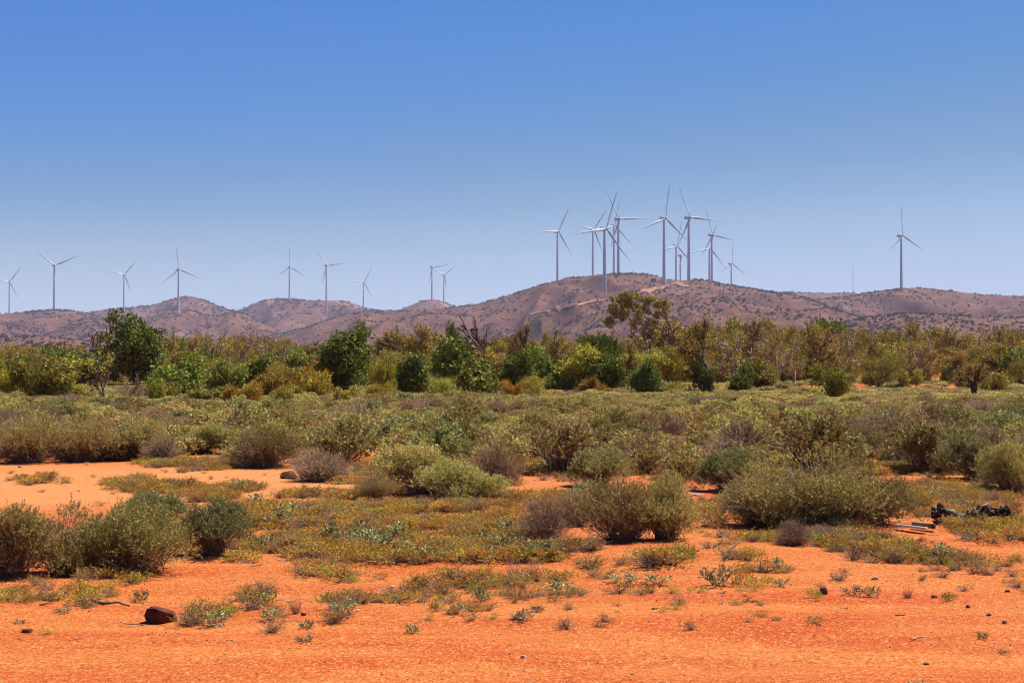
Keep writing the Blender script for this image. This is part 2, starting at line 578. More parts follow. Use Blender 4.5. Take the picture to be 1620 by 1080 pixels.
RG['spurl'] = Ridge([(370, 577), (410, 520), (428, 506), (450, 498), (472, 496), (500, 499), (530, 505), (570, 515), (620, 577)], 4150, 700, 67, amp=.20)
RG['small'] = Ridge([(540, 577), (590, 500), (630, 491), (652, 482), (668, 475.5), (685, 473), (697, 477), (705, 478), (714, 483), (725, 486), (760, 492), (840, 520), (900, 577)], 4900, 800, 71, amp=.08)
for r in RG.values():
    r.build()


def hill_track(path, ridge, w):
    r = RG[ridge]
    pts = []
    for (a, b), (c, d) in zip(path[:-1], path[1:]):
        for k in range(10):
            pts.append((a + (c - a) * k / 10, b + (d - b) * k / 10))
    pts.append(path[-1])
    P = []
    for q in pts:
        P.append(r.hit(*q))
    P = np.array(P)
    for _ in range(3):
        P[1:-1] = (P[:-2] + 2 * P[1:-1] + P[2:]) / 4
    T = np.gradient(P[:, :2], axis=0); T /= np.linalg.norm(T, axis=1, keepdims=True) + 1e-9
    S2 = np.stack([-T[:, 1], T[:, 0]], 1)
    rowsv = []
    for k in (-1, 0, 1):
        q = P[:, :2] + S2 * w * .5 * k
        u = CX + F * q[:, 0] / q[:, 1]
        s = 1 - (r.D(u) - q[:, 1]) / r.Wf
        zz = r.z(u, np.clip(s, .02, 1.3))[2]
        rowsv.append(np.column_stack([q, zz + (1.3 if k else 1.8)]))
    V = np.stack(rowsv, 1)
    n = len(V)
    i = np.arange(n * 3).reshape(n, 3)
    f = np.stack([i[:-1, :-1], i[:-1, 1:], i[1:, 1:], i[1:, :-1]], -1).reshape(-1, 4)
    tag(obj('hill_track', Geo().add(V, f, 0, True).mesh('hill_track', M['track'])), kind='structure')


hill_track([(985, 474), (1003, 467), (1022, 461), (1042, 457), (1060, 452), (1072, 447)], 'main', 8)
hill_track([(1072, 448), (1080, 452), (1090, 455)], 'main', 12)
hill_track([(838, 499), (870, 491), (905, 485), (940, 477), (958, 476)], 'main', 5)
hill_track([(224, 505), (238, 499), (255, 495), (275, 493.5), (303, 493.5)], 'flat', 22)
hill_track([(528, 477.5), (545, 482), (560, 485.5), (575, 489)], 'pair', 20)
hill_track([(699, 479), (704, 483), (710, 487)], 'small', 24)
hill_track([(428, 475.5), (429.5, 483)], 'pair', 24)

# ------------------------------------------------------------------ wind turbines
YAW = R(35)
TURB_H, BLADE = 110.0, 63.0
axis = np.array([math.sin(YAW), -math.cos(YAW), 0.04]); axis /= np.linalg.norm(axis)
right = np.array([math.cos(YAW), math.sin(YAW), 0.0])
upv = np.cross(right, -axis); upv /= np.linalg.norm(upv)
if upv[2] < 0:
    upv = -upv


def lathe(g, prof, n, origin=(0, 0, 0), ax=(0, 0, 1), mat=0):
    ax = np.array(ax, float); ax /= np.linalg.norm(ax)
    ref = np.array([0, 0, 1.]) if abs(ax[2]) < .9 else np.array([1., 0, 0])
    a = np.cross(ax, ref); a /= np.linalg.norm(a); b = np.cross(ax, a)
    ang = np.arange(n) * 2 * np.pi / n
    v = []
    for r_, h_ in prof:
        v.append(np.array(origin) + ax * h_ + np.outer(np.cos(ang) * r_, a) + np.outer(np.sin(ang) * r_, b))
    K = len(prof)
    v = np.concatenate(v)
    i = np.arange(K * n).reshape(K, n)
    j = np.roll(i, -1, 1)
    f = np.stack([i[:-1], j[:-1], j[1:], i[1:]], -1).reshape(-1, 4)
    g.add(v, f, mat, True)
    return g


def nacelle_mesh():
    g = Geo()
    # rounded long box along -axis (behind the rotor)
    sec = []
    for t, sx, sz in ((3.2, 1.5, 1.5), (2.4, 2.2, 2.1), (0, 2.4, 2.4), (-6, 2.5, 2.5), (-9.5, 2.3, 2.3), (-10.4, 1.7, 1.6)):
        ring = []
        for k in range(12):
            a = k * math.pi / 6
            cxx = math.copysign(abs(math.cos(a)) ** .5, math.cos(a)); szz = math.copysign(abs(math.sin(a)) ** .5, math.sin(a))
            ring.append(axis * t + right * cxx * sx + upv * szz * sz)
        sec.append(ring)
    V = np.array(sec); K = len(sec)
    i = np.arange(K * 12).reshape(K, 12); j = np.roll(i, -1, 1)
    g.add(V, np.stack([i[:-1], j[:-1], j[1:], i[1:]], -1).reshape(-1, 4), 0, True)
    g.add(V[0], np.arange(12)[None, :]); g.add(V[-1], np.arange(12)[None, ::-1])
    # cooler on top of the tail
    c = upv * 3.2 - axis * 7.5
    bx = [c + right * a * 1.9 + axis * b * 1.1 + upv * d * .9 for a in (-1, 1) for b in (-1, 1) for d in (-1, 1)]
    g.add(bx, [[0, 1, 3, 2], [4, 6, 7, 5], [0, 4, 5, 1], [2, 3, 7, 6], [0, 2, 6, 4], [1, 5, 7, 3]])
    return g.mesh('nacelle', M['white'])


HUBC = axis * 5.2
hub_g = lathe(Geo(), [(1.5, -2.0), (2.0, -1.2), (2.1, 0.2), (1.8, 1.3), (1.0, 2.2), (.05, 2.6)], 14, HUBC, axis)
HUB_ME = hub_g.mesh('rotor_hub', M['white'])
NAC_ME = nacelle_mesh()


def blade_mesh(phase):
    d = right * math.sin(phase) + upv * math.cos(phase)     # blade direction in the rotor plane
    q = np.cross(axis, d)                                    # chordwise
    g = Geo(); V = []
    for t, ch, th, tw in ((.02, 2.2, 2.2, 60), (.06, 2.3, 2.0, 50), (.13, 3.7, 1.3, 32), (.22, 4.3, .95, 22), (.38, 3.5, .7, 12), (.56, 2.7, .5, 6), (.75, 1.9, .34, 2), (.9, 1.25, .22, 0), (.98, .7, .12, 0), (1.0, .15, .05, 0)):
        a = R(tw)
        cd = q * math.cos(a) + axis * math.sin(a); td = -q * math.sin(a) + axis * math.cos(a)
        c0 = HUBC + d * t * BLADE + axis * (2.6 * t * t)
        for k in range(8):
            b = k * math.pi / 4
            V.append(c0 + cd * math.cos(b) * ch * .5 + td * math.sin(b) * th * .5)
    V = np.array(V); K = len(V) // 8
    i = np.arange(K * 8).reshape(K, 8); j = np.roll(i, -1, 1)
    g.add(V, np.stack([i[:-1], j[:-1], j[1:], i[1:]], -1).reshape(-1, 4), 0, True)
    return g.mesh('blade', M['white'])


TURB = [  # hub px, hub py, distance, apparent angle of one blade (clockwise from up), ridge below, label
    (884, 366, 3200, 23, 'main', 'white wind turbine standing alone on the left shoulder of the big red hill'),
    (940, 362.7, 3380, 32, 'main', 'slim wind turbine just left of the thick front turbine, tower half as thick'),
    (959.7, 361.5, 2180, 16, 'main', 'thick front wind turbine whose foot stands low on the facing slope of the big hill'),
    (973.3, 356.5, 3350, 10, 'main', 'slender wind turbine right behind the front turbine, blades crossing its neighbour'),
    (981, 346, 2700, 331, 'main', 'wind turbine on the hilltop with a blade tilted up left, right of the front turbine'),
    (1053.6, 345, 2430, 7, 'main', 'tall wind turbine with the highest blade tip, beside the dark hut on the hill'),
    (1071.7, 388.7, 3350, 11, 'main', 'small distant wind turbine in the gap between the two tallest hilltop turbines'),
    (1078.3, 404, 4050, 322, 'main', 'lowest small wind turbine in the gap, hub just right of and below another small one'),
    (1092.7, 343.7, 2520, 337, 'main', 'tall wind turbine with one blade level to the right and one hanging before its tower'),
    (1128.5, 371.4, 3150, 342, 'main', 'wind turbine at the right end of the hilltop cluster with a blade drooping right'),
    (1124.6, 392.4, 3300, 14, 'main', 'wind turbine mostly hidden behind the tower at the right end of the hilltop cluster'),
    (1158.7, 417, 4250, 1, 'main', 'small low wind turbine on the descending right slope of the big hill'),
    (1428.7, 372.5, 2990, 356, 'right', 'lone wind turbine on the rounded hill at the far right of the ridge'),
    (15.6, 445.5, 4750, 30, 'left', 'wind turbine cut by the left border of the picture on the low ridge'),
    (87, 419.6, 3520, 311, 'left', 'large wind turbine atop the left hill, one blade hanging along its tower'),
    (197, 434.4, 4700, 34, 'cone', 'wind turbine on the saddle left of the pointed cone hill'),
    (283.6, 425.7, 3720, 353, 'flat', 'wind turbine standing on the flat topped hill in front of the cone hill'),
    (459, 422.5, 4800, 358, 'pair', 'wind turbine with one blade straight up on the hill with the pale square pad'),
    (517.5, 420, 4450, 325, 'pair', 'wind turbine beside the pale track on the middle left hill, blade tilted up left'),
    (576, 446, 5300, 26, 'pair', 'small wind turbine at the lower end of the pale track on the middle left hill'),
    (684.6, 422.5, 4880, 325, 'small', 'taller wind turbine of the two on the small pointed hill left of the big hill'),
    (703.4, 435, 5300, 46, 'small', 'shorter wind turbine of the two on the small pointed hill left of the big hill'),
]
for (hx, hy, D, ang, rg, lab) in TURB:
    x, y, z = [float(v) for v in at(hx, hy, D)]
    hub = np.array([x, y, z])
    r = RG[rg]
    u = CX + F * x / y
    s = 1 - (r.D(u) - y) / r.Wf if y <= r.D(u) else 1 + (y - r.D(u)) / r.Wb
    zt = float(r.z(np.array([u]), np.array([min(s, 1.95)]))[2][0])
    hgt = z - zt
    if hgt > 150: zt = z - 150; hgt = 150
    top = hub - HUBC
    root = bpy.data.objects.new('wind_turbine', None); COL.objects.link(root)
    root.location = (top[0], top[1], zt)
    tag(root, lab, 'wind turbine', 'wind turbines on the hills')
    hh = top[2] - zt
    g = Geo()
    lathe(g, [(3.1, -3), (3.0, 0.5), (2.75, hh * .3), (2.35, hh * .65), (1.75, hh - 1.5), (1.75, hh)], 20)
    obj('tower', g.mesh('tower', M['white']), root)
    off = (0, 0, hh)
    obj('nacelle', NAC_ME, root, off)
    obj('rotor_hub', HUB_ME, root, off)
    a = R(ang)
    # undo the foreshortening of the turned rotor
    ph = math.atan2(math.sin(a) / math.cos(YAW), math.cos(a))
    for k in range(3):
        obj('blade', blade_mesh(ph + k * 2 * math.pi / 3), root, off)

# mast and hut
x, y, z0 = RG['right'].hit(1350, 467)
zt = float(at(1350, 421, y)[2])
g = Geo()
tubes(g, np.array([[[0, 0, -2], [0, 0, (zt - z0) * .5], [0, 0, zt - z0]]]), np.array([[.45, .4, .3]]), 6)
mast = tag(bpy.data.objects.new('mast', None), 'thin grey measuring mast left of the lone right hand turbine', 'mast')
COL.objects.link(mast); mast.location = (x, y, z0)
obj('pole', g.mesh('pole', M['steel']), mast)
g = Geo()
for k in range(3):
    a = k * 2.1
    for hfrac in (.5, .95):
        tubes(g, np.array([[[0, 0, (zt - z0) * hfrac], [math.cos(a) * 25, math.sin(a) * 25, -1]]]), np.array([[.05, .05]]), 3)
gw = obj('guy_wire', g.mesh('guy_wire', M['steel']), mast); gw['kind'] = 'stuff'


def boxv(cx, cy_, cz, sx, sy, sz):
    v = np.array([[cx + a * sx / 2, cy_ + b * sy / 2, cz + c * sz / 2] for a in (-1, 1) for b in (-1, 1) for c in (-1, 1)])
    f = np.array([[0, 1, 3, 2], [4, 6, 7, 5], [0, 4, 5, 1], [2, 3, 7, 6], [0, 2, 6, 4], [1, 5, 7, 3]])
    return v, f


x, y, z0 = RG['main'].hit(1034, 446)
hut = tag(bpy.data.objects.new('hut', None), 'small dark hut cut into the top of the big hill', 'hut')
COL.objects.link(hut); hut.location = (x, y, z0)
g = Geo(); g.add(*boxv(0, 0, 2, 8, 6, 7)); obj('wall', g.mesh('wall', M['hut']), hut)
g = Geo(); g.add(*boxv(0, 0, 5.8, 9, 7, .6)); obj('roof', g.mesh('roof', M['steel']), hut)
g = Geo(); g.add(*boxv(1.5, -3.05, 1.2, 2, .15, 3)); obj('door', g.mesh('door', M['steel']), hut)

# ------------------------------------------------------------------ plant prototypes


class Proto:
    def __init__(self, fol, wood, fmat, wmat, name, h, w, names=('foliage', 'wood')):
        V = np.concatenate((fol.v if fol and fol.n else []) + (wood.v if not (fol and fol.n) else []))
        h = float(np.percentile(V[:, 2], 99.6)); r = np.abs(V[:, :2]).max(1)
        w = 2 * float(np.percentile(r, 96))
        self.h, self.w, self.names = h, w, names
        self.fol = fol.mesh(name + '_' + names[0], M[fmat]) if fol and fol.n else None
        self.wood = wood.mesh(name + '_' + names[1], M[wmat]) if wood and wood.n else None
        g = Geo()
        mats = []
        if fol and fol.n: g.merge(fol, 0); mats.append(M[fmat])
        if wood and wood.n: g.merge(wood, len(mats)); mats.append(M[wmat])
        self.one = g.mesh(name, mats)


def shell(rng, rx, ry, h, z0, nl, lobe, n, fill=.25, zlo=.10):
    """points and outward directions on a lumpy crown: lobes inside a dome"""
    a = rng.uniform(0, 2 * np.pi, nl); rr = np.sqrt(rng.uniform(0, 1, nl)) * .74
    c = np.stack([np.cos(a) * rr * rx, np.sin(a) * rr * ry, z0 + (h - z0) * (zlo + (.72 - zlo) * np.sqrt(1 - (rr / .74) ** 2 * .96) * rng.uniform(.35, 1.1, nl))], 1)
    rad = lobe * rng.uniform(.55, 1.35, nl)
    skew = rng.uniform(0, 6.28)
    c[:, 2] *= 1 + .28 * (np.cos(a - skew) * rr / .74)          # one side taller
    c[:, :2] += rng.normal(size=(nl, 2)) * lobe * .45
    p = rad ** 2; p /= p.sum()
    k = rng.choice(nl, n, p=p)
    d = unit(rng, n)
    d[:, 2] = np.where(d[:, 2] < -.45, -d[:, 2], d[:, 2])
    t = np.where(rng.random(n) < fill, rng.uniform(.25, .8, n), rng.uniform(.82, 1.08, n))
    t = np.where(rng.random(n) < .06, rng.uniform(1.1, 1.5, n), t)
    P = c[k] + d * (rad[k] * t)[:, None] * np.array([1, 1, .85])
    ok = P[:, 2] > z0 * .4 + .015 * h
    return P[ok], d[ok], c, rad


def bush(seed, rx, ry, h, nl, lobe, ns, nlf, L, w, sp, ntw, tr, fmat, wmat, name, bare=0, up=.55, droop=0):
    rng = np.random.default_rng(seed)
    P, d, c, rad = shell(rng, rx, ry, h, 0.0, nl, lobe, ns)
    ax = norm(d * .6 + np.array([0, 0, up]) + rng.normal(size=P.shape) * .38)
    n = len(P)
    t = rng.uniform(0, 1, (n, nlf))
    base = P[:, None, :] + ax[:, None, :] * (t * sp)[:, :, None]
    ld = ax[:, None, :] * .75 + rng.normal(size=(n, nlf, 3)) * .5
    fol = Geo()
    m = n * nlf
    leaves(fol, base.reshape(-1, 3), ld.reshape(-1, 3), L * rng.uniform(.6, 1.3, m), w * rng.uniform(.7, 1.3, m), rng)
    wood = Geo()
    # twigs carrying the sprigs
    pick = rng.choice(n, min(ntw, n), replace=False)
    E = P[pick] + ax[pick] * sp * .7
    B = rng.normal(size=(len(pick), 3)) * np.array([rx, ry, 0]) * .13
    mid = B * .5 + E * .5 + np.array([0, 0, h * .06]) + rng.normal(size=B.shape) * .05 * h
    tt = np.linspace(0, 1, 5)[None, :, None]
    C = (1 - tt) ** 2 * B[:, None] + 2 * tt * (1 - tt) * mid[:, None] + tt ** 2 * E[:, None]
    C[:, 1:-1] += rng.normal(size=C[:, 1:-1].shape) * .018 * h
    rad_ = tr * np.linspace(1.6, .45, 5)[None, :] * rng.uniform(.6, 1.4, (len(pick), 1))
    tubes(wood, C, rad_, 3)
    if bare:
        dd = unit(rng, bare); dd[:, 2] = np.abs(dd[:, 2]) * .8 + .25; dd = norm(dd)
        B = rng.normal(size=(bare, 3)) * np.array([rx, ry, 0]) * .2
        ln = rng.uniform(.65, 1.12, bare)
        E = dd * np.array([rx, ry, h]) * ln[:, None]
        mid = B * .5 + E * .5 + rng.normal(size=B.shape) * .09 * h
        C = (1 - tt) ** 2 * B[:, None] + 2 * tt * (1 - tt) * mid[:, None] + tt ** 2 * E[:, None]
        C[:, 1:] += rng.normal(size=C[:, 1:].shape) * .028 * h
        tubes(wood, C, tr * np.linspace(1.5, .35, 5)[None, :] * rng.uniform(.7, 1.3, (bare, 1)), 3)
        # forks
        i = rng.integers(0, bare, bare * 2); k = rng.integers(2, 4, bare * 2)
        B2 = C[i, k]; d2 = norm(norm(C[i, k + 1] - C[i, k]) + rng.normal(size=B2.shape) * .55)
        E2 = B2 + d2 * (rng.uniform(.15, .38, bare * 2) * h)[:, None]
        tq = np.linspace(0, 1, 4)[None, :, None]
        C2 = B2[:, None] * (1 - tq) + E2[:, None] * tq
        C2[:, 1:] += rng.normal(size=C2[:, 1:].shape) * .012 * h
        tubes(wood, C2, tr * np.linspace(.8, .3, 4)[None, :] * np.ones((bare * 2, 1)), 3)
    return Proto(fol, wood, fmat, wmat, name, h, 2 * rx)


def skeleton(rng, start, direc, length, rad, levels, spread, ratio, kids, upb, wob):
    """recursive branches; returns equal-length polylines, radii and twig ends"""
    lines, radii, ends = [], [], []

    def go(p, d, ln, r, lv):
        pts = [p]; q = p.copy(); dd = d.copy()
        for k in range(5):
            dd = dd + rng.normal(size=3) * wob + np.array([0, 0, upb])
            dd /= np.linalg.norm(dd)
            q = q + dd * ln / 5
            pts.append(q.copy())
        r1 = r * (.62 if lv else .7)
        lines.append(pts); radii.append(np.linspace(r, r1, 6))
        if lv >= levels:
            ends.append((pts[-1], dd)); ends.append((pts[3], dd))
            return
        n = kids if lv else kids + 1
        for k in range(n):
            t = 1.0 if k == 0 else rng.uniform(.45, .98)
            i = min(5, int(t * 5))
            a = rng.normal(size=3); a -= dd * a.dot(dd); a /= np.linalg.norm(a) + 1e-9
            sp = spread * rng.uniform(.6, 1.3) * (.55 if k == 0 else 1)
            nd = dd * math.cos(sp) + a * math.sin(sp)
            go(pts[i].copy(), nd, ln * ratio * rng.uniform(.75, 1.2), r1 * (.85 if k == 0 else .62), lv + 1)
    go(np.array(start, float), norm(np.array(direc, float)), length, rad, 0)
    return np.array(lines), np.array(radii), ends


def gum(seed, h, fmat, wmat, name, stems=1, levels=3, leafn=70, L=.27, w=.095, clump=.62, spread=.66, lean=.1, trunk=.29, rad=.2, kids=2, flat=.75):
    rng = np.random.default_rng(seed)
    wood, fol = Geo(), Geo()
    E = []
    for s in range(stems):
        a = rng.uniform(0, 6.28)
        d = np.array([math.cos(a) * (lean if stems == 1 else .35), math.sin(a) * (lean if stems == 1 else .35), 1])
        ln, rd, ends = skeleton(rng, (rng.normal() * .12 * (stems > 1), rng.normal() * .12 * (stems > 1), -.1), d, h * trunk, rad * (1 if stems == 1 else .7), levels, spread, .72, kids, .03, .11)
        tubes(wood, ln, rd, 5)
        E += ends
    P = np.array([e[0] for e in E]); D = np.array([e[1] for e in E])
    zmax = P[:, 2].max() + clump * .4
    k = np.repeat(np.arange(len(P)), leafn)
    n = len(k)
    cs = clump * rng.uniform(.6, 1.25, len(P))
    off = unit(rng, n) * (cs[k] * rng.uniform(.1, 1, n) ** .45)[:, None] * np.array([1, 1, flat])
    base = P[k] + off + D[k] * .15
    ld = norm(off) * .5 + rng.normal(size=(n, 3)) * .6 + np.array([0, 0, -.55])
    leaves(fol, base, ld, L * rng.uniform(.6, 1.3, n), w * rng.uniform(.7, 1.3, n), rng)
    sc = h / zmax
    for g in (wood, fol):
        g.v = [v * np.array([sc, sc, sc]) for v in g.v]
    wd = np.percentile(np.abs(base[:, :2]).max(1), 95) * 2 * sc
    return Proto(fol, wood, fmat, wmat, name, h, wd, ('crown', 'trunk'))


def dense(seed, h, w, z0, nl, lobe, ns, fmat, wmat, name, L=.2, lw=.09, nlf=9, sp=.35, up=.35, stems=3, skirt=4, tilt=.5):
    """leafy tree: foliage clumps sit on the ends of real limbs, so the crown is uneven and has gaps"""
    rng = np.random.default_rng(seed)
    wood, fol = Geo(), Geo()
    C, Rd = [], []
    a0 = rng.uniform(0, 6.28)
    for k in range(stems):
        a = a0 + k * 6.28 / stems + rng.normal() * .4
        tl = tilt * rng.uniform(.2, 1.15)
        ln, rd, ends = skeleton(rng, (math.cos(a) * .06, math.sin(a) * .06, -.1), (math.cos(a) * tl, math.sin(a) * tl, 1), (h * .36 + z0 * .5) * rng.uniform(.65, 1.2), .03 * h * rng.uniform(.7, 1.1), 2, .72, .66, 2, .02, .14)
        tubes(wood, ln, rd, 5)
        for e in ends:
            C.append(e[0]); Rd.append(lobe * rng.uniform(.4, 1.2))
    for k in range(skirt):
        a = rng.uniform(0, 6.28); r = w * rng.uniform(.05, .36)
        C.append(np.array([math.cos(a) * r, math.sin(a) * r, h * rng.uniform(.06, .22)])); Rd.append(lobe * rng.uniform(.5, .9))
    C = np.array(C); Rd = np.array(Rd)
    p = Rd ** 2; p /= p.sum()
    k = rng.choice(len(C), ns, p=p)
    d = unit(rng, ns)
    t = np.where(rng.random(ns) < .3, rng.uniform(.2, .8, ns), rng.uniform(.8, 1.1, ns))
    t = np.where(rng.random(ns) < .07, rng.uniform(1.1, 1.6, ns), t)
    P = C[k] + d * (Rd[k] * t)[:, None] * np.array([1, 1, .8])
    ok = P[:, 2] > .03 * h
    P, d = P[ok], d[ok]
    ax = norm(d * .8 + np.array([0, 0, up]) + rng.normal(size=P.shape) * .45)
    n = len(P); m = n * nlf
    base = P[:, None] + ax[:, None] * (rng.uniform(0, 1, (n, nlf)) * sp)[:, :, None]
    ld = ax[:, None] * .4 + rng.normal(size=(n, nlf, 3)) * .6 + np.array([0, 0, -.1])
    leaves(fol, base.reshape(-1, 3), ld.reshape(-1, 3), L * rng.uniform(.6, 1.3, m), lw * rng.uniform(.7, 1.3, m), rng)
    return Proto(fol, wood, fmat, wmat, name, h, w, ('crown', 'trunk'))


def dead(seed, h, wmat, name, levels=4, spread=.55, kids=3, rad=.19, wob=.2, fmat='gum', leafn=0, upb=.0, stems=1, minr=.05, fat=1.35):
    rng = np.random.default_rng(seed)
    wood, fol = Geo(), Geo()
    P = []
    for s in range(stems):
        a = rng.uniform(0, 6.28); k = .15 if stems == 1 else .45
        ln, rd, ends = skeleton(rng, (0, 0, -.1), (math.cos(a) * k, math.sin(a) * k, 1), h * .27, rad, levels, spread, .74, kids, upb, wob)
        tubes(wood, ln, np.maximum(rd * fat, minr), 4)
        P.append(ln.reshape(-1, 3)); E = np.array([e[0] for e in ends])
        if leafn:
            k2 = np.repeat(np.arange(len(E)), leafn); n = len(k2)
            leaves(fol, E[k2] + rng.normal(size=(n, 3)) * .26, rng.normal(size=(n, 3)) + np.array([0, 0, -.4]), .2 * rng.uniform(.6, 1.3, n), .06, rng)
    P = np.concatenate(P)
    sc = h / P[:, 2].max()
    for g in (wood, fol):
        g.v = [v * sc for v in g.v]
    wd = np.percentile(np.abs(P[:, :2]).max(1), 97) * 2 * sc
    return Proto(fol if leafn else None, wood, fmat, wmat, name, h, wd, ('crown', 'trunk'))


# near shrubs with fine leaves
NEAR = {}
NEAR['sage'] = [bush(100 + i, .8, .7, .85, 34, .17, 2600, 13, .037, .012, .13, 260, .004, 'sage', 'twig', 'saltbush_near', bare=40) for i in range(2)]
NEAR['olive'] = [bush(110 + i, .85, .75, .85, 34, .17, 2100, 12, .034, .0115, .13, 320, .004, 'olive', 'twig', 'saltbush_near', bare=200) for i in range(2)]
NEAR['blue'] = [bush(120 + i, .65, .6, .85, 24, .17, 2200, 13, .038, .0125, .14, 220, .004, 'bluegreen', 'twig', 'saltbush_near', bare=25) for i in range(1)]
NEAR['twiggy'] = [bush(130 + i, .6, .55, .85, 14, .2, 420, 8, .026, .009, .10, 160, .0045, 'tan', 'twig', 'dry_bush_near', bare=300, up=.8) for i in range(2)]
# middle distance shrubs
MID = {}
MID['sage'] = [bush(200 + i, .72, .65, .72, 18, .17, 480, 8, .08, .032, .13, 50, .007, 'sage', 'twig', 'saltbush') for i in range(4)]
MID['olive'] = [bush(210 + i, .75, .68, .72, 18, .17, 440, 8, .075, .030, .13, 90, .007, 'olive', 'twig', 'saltbush', bare=40) for i in range(3)]
MID['blue'] = [bush(220 + i, .65, .6, .75, 16, .17, 460, 8, .08, .033, .13, 50, .007, 'bluegreen', 'twig', 'saltbush') for i in range(2)]
MID['lime'] = [bush(230 + i, .6, .6, .6, 9, .22, 380, 8, .07, .024, .13, 30, .006, 'lime', 'twig', 'saltbush') for i in range(2)]
MID['twiggy'] = [bush(240 + i, .65, .6, .75, 9, .25, 130, 6, .05, .018, .10, 110, .0065, 'tan', 'twig', 'dry_bush', bare=190, up=.8) for i in range(3)]
# low herbs
HERB = {}
HERB['gold'] = [bush(300 + i, .13, .13, .10, 9, .036, 85, 7, .017, .0052, .032, 22, .0016, 'herb', 'twig', 'herb_tuft') for i in range(3)]
HERB['red'] = [bush(310 + i, .12, .12, .10, 8, .038, 50, 7, .015, .0048, .035, 30, .0016, 'herb_red', 'twig', 'herb_tuft', bare=14) for i in range(2)]
HERB['green'] = [bush(320 + i, .11, .11, .095, 8, .036, 90, 7, .018, .0055, .035, 12, .0016, 'herb_green', 'twig', 'green_tuft') for i in range(2)]
HERB['fleshy'] = [bush(330 + i, .14, .12, .11, 6, .05, 34, 7, .030, .013, .05, 12, .0022, 'fleshy', 'twig', 'fleshy_herb', up=.9) for i in range(2)]
HERB['dry'] = [bush(340 + i, .12, .12, .15, 6, .05, 40, 4, .012, .005, .03, 20, .0014, 'tan', 'twig', 'dry_herb', bare=45, up=.9) for i in range(2)]
# trees
TREE = {}
TREE['gum'] = [gum(400 + i, 7, 'gum', 'bark', 'gum_tree', stems=1 + i % 3, leafn=(210, 120, 85, 200)[i], levels=3, clump=.95) for i in range(4)]
TREE['gummass'] = [dense(410 + i, 6.5, 5.0, .8, 0, .85, 1500, 'gum', 'bark', 'gum_tree', L=.27, lw=.10, nlf=10, sp=.4, stems=3, skirt=2) for i in range(3)]
TREE['gumpale'] = [gum(406, 7, 'gum', 'bark_pale', 'gum_tree', leafn=140, levels=3, trunk=.38, clump=.8, rad=.16)]
TREE['dark'] = [dense(420 + i, 6, 5.6, .3, 0, .95, 2100, 'darkgreen', 'bark_dark', 'dense_tree', L=.27, lw=.12, stems=4, skirt=6) for i in range(3)]
TREE['column'] = [dense(425, 6, 2.6, 1.0, 0, .75, 1000, 'darkgreen', 'bark_dark', 'dense_tree', L=.25, lw=.11, stems=2, skirt=2, tilt=.2)]
TREE['green'] = [dense(430 + i, 5, 5, .3, 0, .72, 1500, 'green', 'bark_dark', 'green_tree', L=.26, lw=.125, stems=4, skirt=6, tilt=.6) for i in range(4)]
TREE['yellow'] = [dense(440 + i, 4, 3.6, .5, 0, .48, 1000, 'yellow', 'bark', 'wattle', L=.2, lw=.08, stems=3, skirt=2) for i in range(3)]
TREE['gold'] = [dense(445 + i, 3, 3.2, .1, 0, .38, 900, 'gold', 'bark', 'golden_shrub', L=.17, lw=.07, stems=4, skirt=6, tilt=.7) for i in range(2)]
TREE['yg'] = [dense(450 + i, 3, 3.2, .2, 0, .38, 900, 'yg', 'bark', 'leafy_shrub', L=.18, lw=.08, stems=4, skirt=4, tilt=.6) for i in range(4)]
TREE['olive'] = [gum(460 + i, 4, 'yg', 'bark_dark', 'acacia', stems=5, levels=2, leafn=150, clump=.75, L=.16, w=.04, trunk=.45, spread=.6, rad=.1) for i in range(2)]
TREE['dead'] = [dead(470 + i, 6, 'bark', 'dead_tree', spread=.62) for i in range(3)]
TREE['sparse'] = [dead(476 + i, 6.5, ('twig_grey', 'bark')[i], 'sparse_gum', leafn=12, spread=.5, rad=.17, fmat='gum', stems=1 + i, upb=.03) for i in range(2)]
TREE['gnarl'] = [dead(480 + i, 7, 'bark_dark', 'gnarled_tree', leafn=16, spread=.6, rad=.22, fmat='gum') for i in range(2)]
TREE['brush'] = [dead(490 + i, 2.5, 'twig', 'bare_bush', levels=4, stems=4, spread=.5, rad=.04, upb=.06, minr=.009, fat=.9) for i in range(2)]

rnd = random.Random(5)


def plant(name, p, loc, rz, sc, label, cat, group=None, parts=True):
    """a plant as a thing: parts foliage/wood (or crown/trunk), or one mesh where it is too small to show them"""
    if parts:
        o = bpy.data.objects.new(name, None); COL.objects.link(o)
        o.empty_display_size = .2
        if p.fol: obj(p.names[0], p.fol, o)
        if p.wood: obj(p.names[1], p.wood, o)
    else:
        o = obj(name, p.one)
    o.location = loc; o.rotation_euler = (0, 0, rz); o.scale = sc
    tag(o, label, cat, group)
    return o


def place(name, kind, px, base, top, wpx, label, cat, group=None, pool=None, Y=None, parts=True, v=None):
    """stand a plant on the ground under photo pixel (px, base) with the height and width seen there"""
    if Y is None:
        x, y = [float(k) for k in floor_at(px, base)]
        z = float(gz(x, y))
        hgt = (base - top) * y / F
    else:
        y = Y; x = float(at(px, HZ, Y)[0]); z = float(gz(x, y))
        hgt = float(at(px, top, Y)[2]) - z
    wid = wpx * y / F
    lst = pool[kind]
    p = lst[v] if v is not None else rnd.choice(lst)
    sz = hgt / p.h
    sx = wid / p.w
    return plant(name, p, (x, y, z - .01), rnd.uniform(0, 6.28), (sx, sx, sz), label, cat, group, parts)


